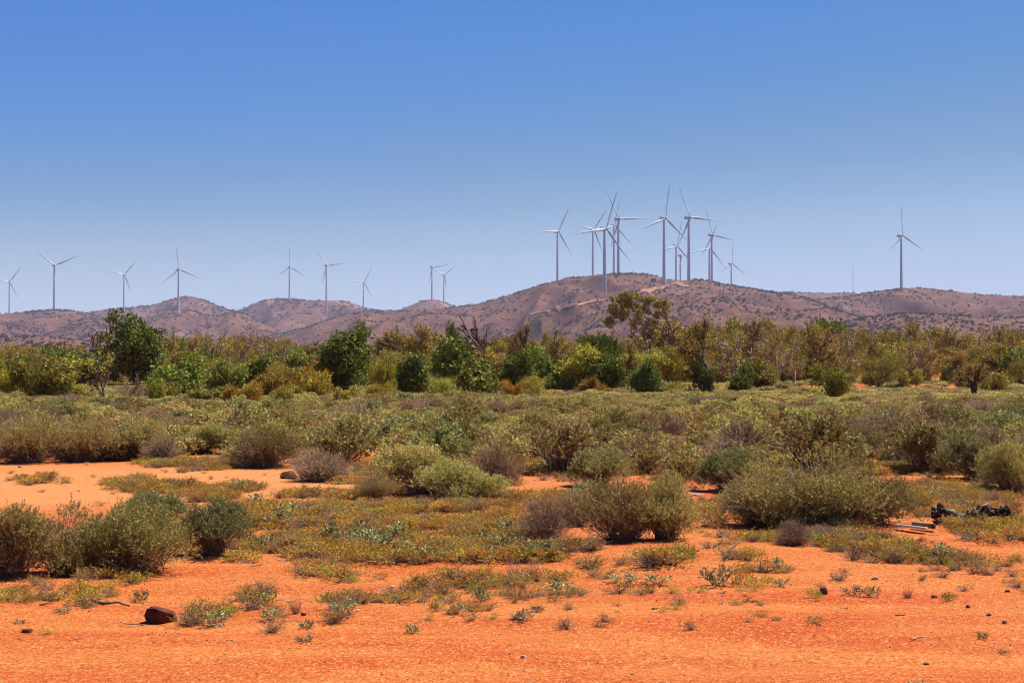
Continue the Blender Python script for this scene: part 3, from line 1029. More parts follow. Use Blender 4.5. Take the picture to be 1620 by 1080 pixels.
# ------------------------------------------------------------------ trees of the belt (front rows by hand)
T = [  # name, kind, px, base, top, width, distance or None, label, category
    ('wattle', 'yellow', 22, 634, 582, 80, None, 'yellow green wattle cut by the left border in front of the gum belt', 'tree'),
    ('wattle', 'yg', 62, 634, 571, 78, None, 'bright yellow green small tree, second from the left border, with thin dark stems', 'tree'),
    ('wattle', 'yg', 102, 634, 588, 60, None, 'yellow green shrub between the bright small tree and the bare dead tree at left', 'shrub'),
    ('dead_tree', 'dead', 148, 612, 500, 80, None, 'bare grey dead tree beside the big dark tree on the left', 'tree'),
    ('dead_tree', 'dead', 168, 636, 568, 42, None, 'small bare brown dead tree low in front of the big dark tree on the left', 'tree'),
    ('dense_tree', 'dark', 215, 616, 497, 112, None, 'largest dense dark green tree rising above the belt on the left', 'tree'),
    ('bare_bush', 'brush', 207, 640, 590, 56, None, 'leafless brown bush at the foot of the largest dark green tree', 'shrub'),
    ('leafy_shrub', 'yg', 243, 636, 597, 44, None, 'yellow green shrub just right of the leafless brown bush', 'shrub'),
    ('leafy_shrub', 'yg', 275, 634, 600, 46, None, 'low yellow green shrub in front of the rounded green tree on the left', 'shrub'),
    ('green_tree', 'green', 293, 630, 556, 96, None, 'rounded mid green tree right of the largest dark tree', 'tree'),
    ('green_tree', 'green', 360, 626, 570, 58, None, 'small glossy green tree between the rounded green tree and the golden shrubs', 'tree'),
    ('golden_shrub', 'gold', 378, 641, 601, 66, None, 'orange golden shrub standing lowest of the golden ones on the left', 'shrub'),
    ('leafy_shrub', 'yg', 325, 641, 610, 56, None, 'low yellow green shrub left of the orange golden shrub', 'shrub'),
    ('golden_shrub', 'gold', 428, 632, 582, 84, None, 'wide golden brown shrub right behind the lowest golden shrub', 'shrub'),
    ('golden_shrub', 'gold', 488, 632, 584, 70, None, 'golden olive shrub against the left edge of the tall dark leaning tree', 'shrub'),
    ('leafy_shrub', 'yg', 445, 640, 606, 52, None, 'rounded yellow green shrub in front of the wide golden brown shrub', 'shrub'),
    ('leafy_shrub', 'yg', 540, 640, 608, 56, None, 'low yellow green shrub at the foot of the tall dark leaning tree', 'shrub'),
    ('dense_tree', 'dark', 545, 624, 520, 108, None, 'tall dark green tree with shaggy crown left of the middle of the belt', 'tree'),
    ('dense_tree', 'column', 579, 612, 508, 48, None, 'narrow dark tree top rising beside the shaggy dark tree', 'tree'),
    ('wattle', 'yellow', 606, 628, 571, 48, None, 'golden yellow wattle with a thin trunk right of the shaggy dark tree', 'tree'),
    ('golden_shrub', 'gold', 592, 632, 604, 42, None, 'small golden shrub under the golden yellow wattle', 'shrub'),
    ('gnarled_tree', 'gnarl', 622, 606, 514, 62, None, 'half bare gum with pale broken branches behind the golden yellow wattle', 'tree'),
    ('gum_tree', 'gum', 662, 606, 512, 90, None, 'brown olive gum with a flat crown between the two dark green groups', 'tree'),
    ('green_tree', 'green', 655, 626, 560, 80, None, 'dark green bushy tree in front of the flat crowned gum', 'tree'),
    ('leafy_shrub', 'olive', 697, 634, 592, 58, None, 'grey green feathery shrub in front of the largest leafy green tree', 'shrub'),
    ('green_tree', 'green', 745, 628, 536, 112, None, 'largest leafy green tree in the middle of the belt', 'tree'),
    ('green_tree', 'column', 722, 612, 510, 46, None, 'narrow green tree top sticking up behind the largest leafy green tree', 'tree'),
    ('dead_tree', 'dead', 772, 606, 501, 78, None, 'curved dark dead tree standing above the largest leafy green tree', 'tree'),
    ('gnarled_tree', 'gnarl', 838, 612, 508, 66, None, 'black trunked tree with thin crown left of the yellow wattle tree', 'tree'),
    ('green_tree', 'green', 815, 626, 556, 62, None, 'bright green bushy tree at the foot of the black trunked tree', 'tree'),
    ('green_tree', 'green', 870, 622, 548, 60, None, 'mid green tree filling the gap between the black trunk and the yellow wattle tree', 'tree'),
    ('wattle', 'yellow', 906, 622, 547, 72, None, 'tall yellow wattle tree in the middle of the belt', 'tree'),
    ('dense_tree', 'dark', 945, 618, 530, 56, None, 'dark green round topped tree just right of the tall yellow wattle tree', 'tree'),
    ('green_tree', 'green', 968, 622, 560, 64, None, 'mid green bush in front of the white trunked tall gum', 'tree'),
    ('acacia', 'olive', 856, 636, 592, 62, None, 'olive rounded shrub standing forward of the belt on the scrub edge', 'shrub'),
    ('golden_shrub', 'gold', 815, 632, 600, 36, None, 'small rusty brown shrub left of the olive forward shrub', 'shrub'),
    ('golden_shrub', 'gold', 938, 624, 596, 46, None, 'low golden brown shrub under the dark round topped tree', 'shrub'),
    ('gum_tree', 'gum', 1055, 604, 506, 112, None, 'broad brown olive gum right behind the tallest gum', 'tree'),
    ('green_tree', 'green', 1020, 624, 568, 58, None, 'glossy dark and light green bush at the foot of the tallest gum', 'tree'),
    ('wattle', 'yellow', 1064, 618, 550, 60, None, 'golden wattle right of the glossy green bush', 'tree'),
    ('leafy_shrub', 'yg', 1062, 626, 604, 44, None, 'low yellow green shrub under the golden wattle right of the tallest gum', 'shrub'),
    ('gnarled_tree', 'gnarl', 1125, 624, 499, 100, None, 'dark gnarled tree with black forked trunk right of the golden wattle', 'tree'),
    ('dense_tree', 'dark', 1112, 624, 575, 46, None, 'black shaded bush around the foot of the gnarled tree', 'shrub'),
    ('green_tree', 'green', 1170, 623, 576, 42, None, 'small dark green bush right of the gnarled tree', 'shrub'),
    ('wattle', 'yg', 1200, 620, 566, 56, None, 'yellow green wattle right of the small dark green bush', 'tree'),
    ('acacia', 'olive', 1228, 616, 580, 44, None, 'low olive shrub beneath the pale trunked gums on the right', 'shrub'),
    ('gum_tree', 'gum', 1155, 602, 500, 70, None, 'airy gum with spreading crown behind the small dark green bush', 'tree'),
    ('gum_tree', 'gum', 1200, 602, 502, 62, None, 'airy gum with a dark straight trunk behind the yellow green wattle on the right', 'tree'),
    ('gum_tree', 'gumpale', 1243, 604, 514, 70, None, 'gum with a pale leaning trunk right of the straight dark trunked gum', 'tree'),
    ('gum_tree', 'gumpale', 1280, 604, 511, 70, None, 'gum with a pale upright trunk left of the dark dome topped tree', 'tree'),
    ('dense_tree', 'dark', 1318, 596, 508, 70, None, 'dark dome topped tree in the back of the right hand gum belt', 'tree'),
    ('leafy_shrub', 'yg', 1316, 632, 574, 62, None, 'bright lime green shrub standing alone before the right hand gums', 'shrub'),
    ('acacia', 'olive', 1388, 615, 556, 86, None, 'olive fan shaped tree with several dark stems before the right hand gums', 'tree'),
    ('gnarled_tree', 'gnarl', 1544, 630, 566, 66, None, 'dark stemmed sparse tree at right before the red bank', 'tree'),
    ('leafy_shrub', 'yg', 1576, 622, 588, 50, None, 'yellow green shrub right of the dark stemmed sparse tree', 'shrub'),
    ('leafy_shrub', 'yg', 1523, 618, 594, 36, None, 'small yellowish shrub left of the dark stemmed sparse tree', 'shrub'),
    ('acacia', 'olive', 1608, 616, 566, 56, None, 'olive tree cut by the right border in front of the red bank', 'tree'),
    ('gum_tree', 'gum', 1356, 598, 520, 70, None, 'olive gum right of the dark dome topped tree', 'tree'),
    ('gum_tree', 'gum', 1405, 598, 522, 76, None, 'olive gum behind the fan shaped tree on the right', 'tree'),
    ('gum_tree', 'gum', 1452, 598, 508, 78, None, 'tallest olive gum of the right end of the belt', 'tree'),
    ('gum_tree', 'gum', 1498, 598, 522, 76, None, 'olive gum right of the tallest one at the right end', 'tree'),
    ('gum_tree', 'gum', 1545, 598, 528, 72, None, 'low olive gum behind the dark stemmed sparse tree', 'tree'),
    ('gum_tree', 'gum', 1588, 598, 516, 76, None, 'tall olive gum close to the right border', 'tree'),
]
for (nm, k, px, b, tp, w, Y, lab, cat) in T:
    place(nm, k, px, b, tp, w, lab, cat, 'trees of the belt across the plain', TREE, Y)


def tallest_gum():
    """the tall gum of the middle: white leaning trunk, long left limb, open umbrella crown"""
    Y = 170.0
    rng = np.random.default_rng(77)
    Q = lambda px, py, dy=0: np.array(at(px, py, Y + dy), float)
    x0, y0, _ = Q(1006, 600)
    z0 = float(gz(x0, y0))
    o = np.array([x0, y0, z0])
    br = [([(1006, 603), (1005, 575), (1000, 545), (999, 520)], .30, .17), ([(999, 520), (997, 505), (991, 492), (985, 482)], .15, .06),
          ([(999, 522), (1003, 505), (1003, 490), (1000, 478)], .15, .05), ([(1000, 540), (985, 535), (972, 525), (966, 512)], .15, .06),
          ([(1000, 516), (1012, 505), (1022, 490), (1030, 480)], .13, .05), ([(999, 530), (1012, 520), (1030, 508), (1040, 500)], .13, .05),
          ([(997, 505), (985, 500), (978, 490), (974, 484)], .10, .04), ([(1024, 570), (1030, 560), (1040, 550), (1044, 545)], .13, .05), ([(1006, 600), (1012, 590), (1018, 580), (1024, 570)], .16, .13),
          ([(1022, 490), (1034, 486), (1044, 482), (1050, 478)], .07, .03)]
    wood, fol = Geo(), Geo()
    for pts, r0, r1 in br:
        k = rng.uniform(-1, 1)
        P = np.array([Q(a, b, k * i * .5) for i, (a, b) in enumerate(pts)]) - o
        t = np.linspace(0, 3, 9)
        P = np.stack([np.interp(t, np.arange(4), P[:, j]) for j in range(3)], 1)
        P[1:-1] = (P[:-2] + 2 * P[1:-1] + P[2:]) / 4
        tubes(wood, P[None], np.linspace(r0, r1, 9)[None] * .75, 7)
    cl = [(975, 478, 11), (988, 473, 11), (1003, 474, 12), (1014, 480, 10), (980, 490, 12), (994, 488, 11), (970, 488, 8), (962, 511, 9), (968, 507, 6), (1030, 478, 11), (1044, 477, 11), (1052, 484, 8), (1022, 490, 9), (1046, 496, 9), (1036, 504, 9),
          (1052, 500, 6), (984, 500, 7), (1010, 496, 7), (1010, 512, 12), (1025, 520, 14), (1040, 522, 14), (1015, 535, 12), (1032, 540, 13), (1052, 520, 12), (1025, 560, 13), (1046, 550, 14), (1064, 535, 12), (1040, 578, 13), (1062, 568, 13), (1076, 552, 12), (1072, 530, 8), (992, 482, 10), (1016, 488, 9)]
    for a, b, r in cl:
        c = Q(a, b, rng.uniform(-1.2, 1.2)) - o
        rr = r * Y / F
        n = int(6.5 * r * r)
        k = rng.integers(0, 7, n)
        sub = unit(rng, 7) * rr * .8
        off = sub[k] + unit(rng, n) * (rr * .45 * rng.uniform(.2, 1, n) ** .5)[:, None]
        leaves(fol, c + off, rng.normal(size=(n, 3)) * .6 + np.array([0, 0, -.5]), (.27 * rng.uniform(.6, 1.3, n)), .095, rng)
    t = tag(bpy.data.objects.new('gum_tree', None), 'tallest gum with white trunk and open crown reaching above the hill foot', 'tree', 'trees of the belt across the plain')
    COL.objects.link(t); t.location = o
    obj('crown', fol.mesh('gum_crown', M['gum']), t)
    obj('trunk', wood.mesh('gum_trunk', M['bark_pale']), t)


tallest_gum()

# rear rows of the belt
SKX = [-80, 0, 50, 100, 130, 230, 270, 330, 400, 450, 500, 560, 620, 660, 700, 750, 800, 850, 900, 950, 1000, 1050, 1100, 1150, 1200, 1250, 1310, 1350, 1400, 1450, 1500, 1550, 1600, 1700]
SKY = [540, 541, 540, 545, 547, 540, 530, 524, 528, 534, 544, 546, 528, 520, 530, 534, 534, 530, 528, 532, 530, 520, 516, 508, 508, 520, 520, 524, 524, 518, 527, 531, 524, 524]
rr_ = random.Random(9)
for Yr, step, drop in ((132, 44, 24), (150, 32, 14), (185, 24, 5), (225, 21, 0), (262, 19, 2)):
    px = -60
    while px < 1690:
        q = px + rr_.uniform(-9, 9)
        top = float(np.interp(q, SKX, SKY)) + drop + abs(rr_.gauss(0, 7))
        left = q < 560
        kind = rr_.choices(['gum', 'gumpale', 'dark', 'green', 'olive', 'gummass'], [6, 2.2 if q < 1100 else 5, 1.2 if q < 1080 else .4, 1.3 if q < 1080 else .15, .8, 5])[0]
        if kind == 'olive': top += 12
        nm = {'gummass': 'gum_tree', 'gum': 'gum_tree', 'gumpale': 'gum_tree', 'dark': 'dense_tree', 'green': 'green_tree', 'olive': 'acacia'}[kind]
        zone = 'left of the shaggy dark tree' if q < 520 else ('behind the green trees of the middle' if q < 1080 else 'in the olive gum belt on the right')
        look = {'gummass': 'dense olive gum', 'gum': 'olive brown gum', 'gumpale': 'olive gum with pale limbs', 'dark': 'dark green tree', 'green': 'mid green tree', 'olive': 'low olive acacia'}[kind]
        place(nm, kind, q, 0, top, rr_.uniform(44, 66) * 190 / Yr * .95, f'{look} in rear rows {zone}', 'tree', f'{look} rear row {zone}', TREE, Yr + rr_.uniform(-12, 12))
        px += step * rr_.uniform(.8, 1.2)

# bare and half bare trees standing among the green ones
rb = random.Random(33)
px = 60
while px < 1640:
    q = px
    kind = rb.choices(['sparse', 'gnarl', 'dead'], [5, 2.5, 2])[0]
    Yq = rb.uniform(108, 165)
    top = float(np.interp(q, SKX, SKY)) + rb.uniform(-12, 10)
    hpx = HZ + F * H / Yq - top
    nm = {'sparse': 'gum_tree', 'gnarl': 'gnarled_tree', 'dead': 'dead_tree'}[kind]
    look = {'sparse': 'half bare gum with thin olive foliage', 'gnarl': 'dark gnarled tree with thin foliage', 'dead': 'bare dead tree'}[kind]
    zone = 'left of the shaggy dark tree' if q < 520 else ('among the middle trees' if q < 1080 else 'among the right hand gums')
    place(nm, kind, q, 0, top, hpx * rb.uniform(.6, .9), f'{look} rising {zone}', 'tree', f'{look} {zone}', TREE, Yq)
    px += rb.uniform(24, 50)

# low shrubs filling the foot of the belt
ru = random.Random(21)
px = -40
while px < 1680:
    right_ = px > 1240
    kind = ru.choices(['yg', 'gold', 'green', 'olive', 'dark', 'yellow'], [3, 1.6 if px < 640 else .8, 2.4, 2.6, 1.6, .5])[0]
    Yq = ru.uniform(100, 150)
    hgt = ru.uniform(1.0, 3.1) * (.6 if right_ else 1)
    base = HZ + F * H / Yq
    wid = ru.uniform(1.0, 1.7) * hgt * F / Yq
    nm = {'yg': 'leafy_shrub', 'gold': 'golden_shrub', 'green': 'green_shrub', 'olive': 'acacia', 'dark': 'dark_shrub', 'yellow': 'wattle'}[kind]
    look = {'yg': 'yellow green shrub', 'gold': 'golden brown shrub', 'green': 'mid green shrub', 'olive': 'olive wispy shrub', 'dark': 'dark green shrub', 'yellow': 'yellow wattle shrub'}[kind]
    zone = 'left of the shaggy dark tree' if px < 520 else ('below the middle trees' if px < 1080 else 'below the right hand gums')
    place(nm, kind, px, base, base - hgt * F / Yq, wid, f'{look} filling the foot of the belt {zone}', 'shrub', f'{look} at the foot of the belt {zone}', TREE, Yq)
    px += ru.uniform(9, 20) * (2.6 if right_ else 1)

# ------------------------------------------------------------------ near shrubs, by hand
B = [  # name, pool kind, px, base, top, width, label
    ('saltbush', 'sage', 18, 917, 800, 140, 'green saltbush cut by the left border beside the widest left bush'),
    ('saltbush', 'olive', 118, 908, 800, 150, 'grey green half of the wide bush pair near the left border'),
    ('saltbush', 'olive', 205, 905, 792, 170, 'wide brown green twiggy saltbush, biggest one near the left border'),
    ('saltbush', 'blue', 338, 878, 792, 108, 'blue grey rounded saltbush right of the wide twiggy pair at left'),
    ('saltbush', 'blue', 248, 828, 776, 90, 'dark green saltbush half hidden behind the wide twiggy bush at left'),
    ('saltbush', 'sage', 672, 784, 704, 150, 'light green feathery saltbush, tallest in the centre of the scrub edge'),
    ('saltbush', 'sage', 738, 796, 728, 120, 'light green saltbush in front of the tallest feathery one in the centre'),
    ('saltbush', 'olive', 592, 792, 744, 66, 'low dark saltbush at the left foot of the feathery centre bush'),
    ('saltbush', 'blue', 948, 772, 709, 90, 'dark round headed saltbush on visible stems right of centre'),
    ('saltbush', 'olive', 985, 852, 752, 130, 'left half of the wide brown green bush right of centre'),
    ('saltbush', 'sage', 1052, 850, 748, 110, 'right greener half of the wide brown green bush right of centre'),
    ('dry_bush', 'twiggy', 862, 858, 780, 84, 'bare brown upright bush left of the wide bush right of centre'),
    ('dry_bush', 'twiggy', 905, 830, 768, 74, 'grey black tangled dead bush behind the bare brown upright bush'),
    ('dry_bush', 'twiggy', 788, 768, 690, 90, 'brown leafless bush behind the light green feathery pair'),
    ('saltbush', 'olive', 1212, 830, 730, 160, 'left part of the largest saltbush mound on the right'),
    ('saltbush', 'olive', 1290, 836, 706, 200, 'central crest of the largest saltbush mound on the right'),
    ('saltbush', 'olive', 1366, 832, 724, 160, 'right part of the largest saltbush mound on the right, with bare twigs'),
    ('saltbush', 'blue', 1152, 780, 712, 92, 'grey green saltbush behind the left end of the largest right mound'),
    ('saltbush', 'sage', 1466, 728, 680, 100, 'round light green saltbush beside the small sand gap on the right'),
    ('saltbush', 'blue', 1545, 758, 688, 100, 'dark green saltbush left of the one cut by the right border'),
    ('saltbush', 'sage', 1602, 778, 694, 100, 'green saltbush cut by the right border above the charred log'),
    ('saltbush', 'blue', 1606, 690, 640, 80, 'dark green bush at the right border above the sand strip'),
    ('dry_bush', 'twiggy', 1256, 866, 824, 60, 'small grey brown bush in front of the largest right mound'),
    ('dry_bush', 'twiggy', 1302, 858, 828, 46, 'tiny dry bush right of the small grey brown bush'),
    ('dry_bush', 'twiggy', 1572, 803, 774, 46, 'small ball of dry twigs above the charred log'),
    ('saltbush', 'olive', 418, 740, 674, 110, 'dark saltbush at the sand edge left of the dark boulder'),
    ('dry_bush', 'twiggy', 506, 760, 704, 100, 'bare brown bush beside the dark boulder'),
    ('saltbush', 'sage', 325, 716, 668, 76, 'rounded saltbush right of the sandy inlet on the left'),
    ('saltbush', 'olive', 40, 733, 660, 110, 'brown green saltbush at the left border along the bare sand'),
    ('saltbush', 'olive', 128, 730, 662, 110, 'dark gapped saltbush with black stems along the left bare sand'),
    ('saltbush', 'sage', 205, 727, 664, 96, 'grey saltbush third from the left along the bare sand'),
    ('dry_bush', 'twiggy', 256, 731, 684, 64, 'tan twiggy bush at the right end of the left scrub edge'),
    ('saltbush', 'olive', 1350, 722, 672, 120, 'brownish saltbush behind the largest right mound'),
    ('dry_bush', 'twiggy', 1190, 706, 664, 110, 'wide tangle of grey dry twigs behind the right mound'),
    ('dry_bush', 'twiggy', 1020, 740, 700, 90, 'brown twiggy bush behind the wide bush right of centre'),
]
taken = []
for (nm, k, px, b, tp, w, lab) in B:
    o = place(nm, k, px, b, tp, w * 1.02, lab, 'shrub', 'shrubs on the sand', NEAR)
    taken.append((px, b, w))

# ------------------------------------------------------------------ the scrub of the middle distance


def scrub_allowed(px, py):
    lim = np.interp(px, [0, 280, 300, 365, 375, 560, 570, 800, 1110, 1400, 1620], [728, 728, 708, 708, 738, 738, 745, 752, 762, 752, 745])
    ok = py < lim
    for cx, cy_, rx, ry in ((1010, 671, 70, 4), (1330, 673, 230, 5), (1180, 690, 30, 6), (610, 716, 24, 14), (1500, 741, 34, 6), (320, 722, 34, 14), (1100, 745, 25, 12), (455, 752, 40, 10)):
        ok &= ((px - cx) / rx) ** 2 + ((py - cy_) / ry) ** 2 > 1
    return ok


rng = np.random.default_rng(12)
cand = []
n = 15000
Yc = np.sqrt(rng.uniform(21.5 ** 2, 86 ** 2, n))
pxc = rng.uniform(-500, 2120, n)
xc = (pxc - CX) / F * Yc
pyc = proj(xc, Yc, 0 * xc)[1]
ok = scrub_allowed(pxc, pyc)
cell = {}
for x, y, px, py in zip(xc[ok], Yc[ok], pxc[ok], pyc[ok]):
    r = rng.uniform(.55, 1.0) * (1.0 if y < 60 else 1.25)
    if any(abs(px - a) < (w + 20) * .45 and -26 < b - py < 40 and py < b + 4 for a, b, w in taken if b > 750):
        if rng.random() < .7: continue
    kx, ky = int(x // 2), int(y // 2)
    bad = False
    for i in (-1, 0, 1):
        for j in (-1, 0, 1):
            for (qx, qy, qr) in cell.get((kx + i, ky + j), ()):
                if (qx - x) ** 2 + (qy - y) ** 2 < ((qr + r) * .62) ** 2:
                    bad = True
    if bad: continue
    cell.setdefault((kx, ky), []).append((x, y, r))
    cand.append((x, y, r, px, py))
cand.sort(key=lambda c: -c[2] / c[1])
LOOK = {'sage': 'grey green saltbush', 'olive': 'brownish olive saltbush', 'blue': 'blue green saltbush', 'lime': 'light yellow green saltbush', 'twiggy': 'dry brown twiggy bush'}
used = {'saltbush': 34 - 11, 'dry_bush': 11}
rest = []
mid_first = {}
for (x, y, r, px, py) in cand:
    patch = float(vnoise(np.array(x / 7), np.array(y / 9), 4))
    brown = float(np.clip((py - 640) / 60, 0, 1)) * .8 + (.3 if px < 300 else 0)
    wts = [3.2 - brown, 1.0 + brown * 1.6, .8, .9 * (1 - brown) + .15, .6 + brown * 2.4 * (patch + .3)]
    k = ['sage', 'olive', 'blue', 'lime', 'twiggy'][rng.choice(5, p=np.array(wts) / sum(wts))]
    nm = 'dry_bush' if k == 'twiggy' else 'saltbush'
    v = int(rng.integers(0, len(MID[k])))
    p = MID[k][v]
    s = r * rng.uniform(1.0, 1.25)
    hh = rng.uniform(.55, 1.1) * (1.05 if k != 'lime' else .7)
    hh *= float(np.interp(y, [32, 52, 76], [1, .70, .38]))
    rec = (x, y, float(gz(x, y)), rng.uniform(0, 6.28), (s, s * rng.uniform(.85, 1.15), s * hh), k, v)
    if -50 < px < 1670 and used[nm] < (296 if nm == 'saltbush' else 180):
        used[nm] += 1
        where = 'on the left third' if px < 540 else ('in the middle third' if px < 1080 else 'on the right third')
        o = plant(nm, p, rec[:3], rec[3], rec[4], f'{LOOK[k]} among the dense scrub of the plain {where}', 'shrub', f'{LOOK[k]} of the plain {where}', parts=y < 34)
        if y >= 34: mid_first.setdefault((k, v), o)
    else:
        rest.append(rec)


def scatter(name, recs, protos):
    """one stuff object: points carrying instances of plants that also stand in view on their own"""
    me = bpy.data.meshes.new(name)
    P = np.array([r[:3] for r in recs], np.float32)
    me.vertices.add(len(P)); me.vertices.foreach_set('co', P.ravel())
    a = me.attributes.new('rot', 'FLOAT_VECTOR', 'POINT'); a.data.foreach_set('vector', np.array([r[3] for r in recs], np.float32).ravel())
    a = me.attributes.new('scl', 'FLOAT_VECTOR', 'POINT'); a.data.foreach_set('vector', np.array([r[4] for r in recs], np.float32).ravel())
    a = me.attributes.new('pid', 'INT', 'POINT'); a.data.foreach_set('value', np.array([r[5] for r in recs], np.int32))
    o = obj(name, me)
    ng = bpy.data.node_groups.new(name, 'GeometryNodeTree')
    ng.interface.new_socket('Geometry', in_out='INPUT', socket_type='NodeSocketGeometry')
    ng.interface.new_socket('Geometry', in_out='OUTPUT', socket_type='NodeSocketGeometry')
    gi = ng.nodes.new('NodeGroupInput'); go = ng.nodes.new('NodeGroupOutput')
    iop = ng.nodes.new('GeometryNodeInstanceOnPoints')
    j = ng.nodes.new('GeometryNodeJoinGeometry')
    for p in protos[::-1]:
        oi = ng.nodes.new('GeometryNodeObjectInfo')
        oi.transform_space = 'ORIGINAL'
        oi.inputs['Object'].default_value = p
        oi.inputs['As Instance'].default_value = True
        ng.links.new(oi.outputs['Geometry'], j.inputs[0])
    ng.links.new(j.outputs[0], iop.inputs['Instance'])
    iop.inputs['Pick Instance'].default_value = True

    def at_(nm, dt):
        n_ = ng.nodes.new('GeometryNodeInputNamedAttribute'); n_.data_type = dt
        n_.inputs['Name'].default_value = nm
        return [s for s in n_.outputs if s.enabled and s.name == 'Attribute'][0]
    e = ng.nodes.new('FunctionNodeEulerToRotation')
    ng.links.new(at_('rot', 'FLOAT_VECTOR'), e.inputs[0])
    ng.links.new(e.outputs[0], iop.inputs['Rotation'])
    ng.links.new(at_('scl', 'FLOAT_VECTOR'), iop.inputs['Scale'])
    ng.links.new(at_('pid', 'INT'), iop.inputs['Instance Index'])
    ng.links.new(gi.outputs[0], iop.inputs['Points'])
    ng.links.new(iop.outputs[0], go.inputs[0])
    md = o.modifiers.new('scatter', 'NODES'); md.node_group = ng
    tag(o, kind='stuff')
    return o


keys = sorted(mid_first)
recs = []
for (x, y, z, rz, sc, k, v) in rest:
    i = keys.index((k, v)) if (k, v) in mid_first else int(rng.integers(0, len(keys)))
    recs.append((x, y, z, (0, 0, rz), sc, i))
# undergrowth between and behind the trees of the belt
for _ in range(1150):
    y = rng.uniform(84, 215); px = rng.uniform(-300, 1920); x = (px - CX) / F * y
    if px > 1400 and y > 155 and rng.random() < .8: continue
    s = rng.uniform(.7, 1.7)
    recs.append((x, y, float(gz(x, y)), (0, 0, rng.uniform(0, 6.28)), (s, s, s * .34), int(rng.integers(0, len(keys)))))
scatter('scrub', recs, [mid_first[k] for k in keys])

# ------------------------------------------------------------------ low plants on the sand
COVER = [  # ellipses in photo pixels that carry ground cover: cx, cy, rx, ry, density
    (560, 850, 260, 70, 1.0), (460, 786, 170, 20, .8), (720, 830, 180, 70, 1.0), (640, 905, 260, 32, .8), (880, 880, 120, 40, .7), (480, 900, 150, 30, .6),
    (75, 768, 60, 7, 1.1), (238, 771, 72, 9, 1.1), (290, 738, 80, 9, 1.0), (425, 777, 90, 8, .8), (450, 838, 60, 14, .8), (330, 905, 90, 20, .5),
    (1020, 890, 80, 10, 1.1), (1010, 912, 40, 8, 1.1), (1400, 855, 130, 30, 1.0), (1500, 870, 110, 24, 1.1), (1590, 860, 60, 34, .9), (1480, 800, 140, 34, 1.0), (1180, 860, 70, 12, .6),
    (1165, 908, 60, 20, .8), (600, 770, 70, 24, .9), (830, 790, 120, 50, .9), (1140, 820, 50, 30, .4), (120, 925, 160, 12, .35), (1290, 850, 120, 16, .5), (1420, 890, 60, 14, .5),
    (500, 930, 260, 22, .5), (900, 935, 260, 16, .25), (1330, 945, 80, 8, .5), (620, 968, 150, 22, .36), (310, 970, 180, 26, .42), (90, 962, 120, 28, .45), (500, 990, 120, 16, .3), (1500, 905, 90, 12, .3), (1540, 812, 70, 10, 1.2), (1560, 838, 70, 12, 1.2), (1760, 850, 140, 50, .9), (1900, 800, 160, 40, .9), (-130, 860, 140, 50, .9), (-280, 800, 160, 40, .9),
]


def cover_density(px, py):
    d = np.zeros_like(px)
    for cx, cy_, rx, ry, k in COVER:
        q = ((px - cx) / rx) ** 2 + ((py - cy_) / ry) ** 2
        d = np.maximum(d, k * np.clip(1.3 - .85 * q, 0, 1))
    # stray seedlings thinning out over the open sand
    d = np.maximum(d, .11 * np.clip((1010 - py) / 60, 0, 1) * np.clip((py - 730) / 20, 0, 1) * np.where((px < 480) & (py < 880), .12, 1))
    # thin cover under and between the scrub
    d = np.maximum(d, np.where(scrub_allowed(px, py), .55, 0))
    return d


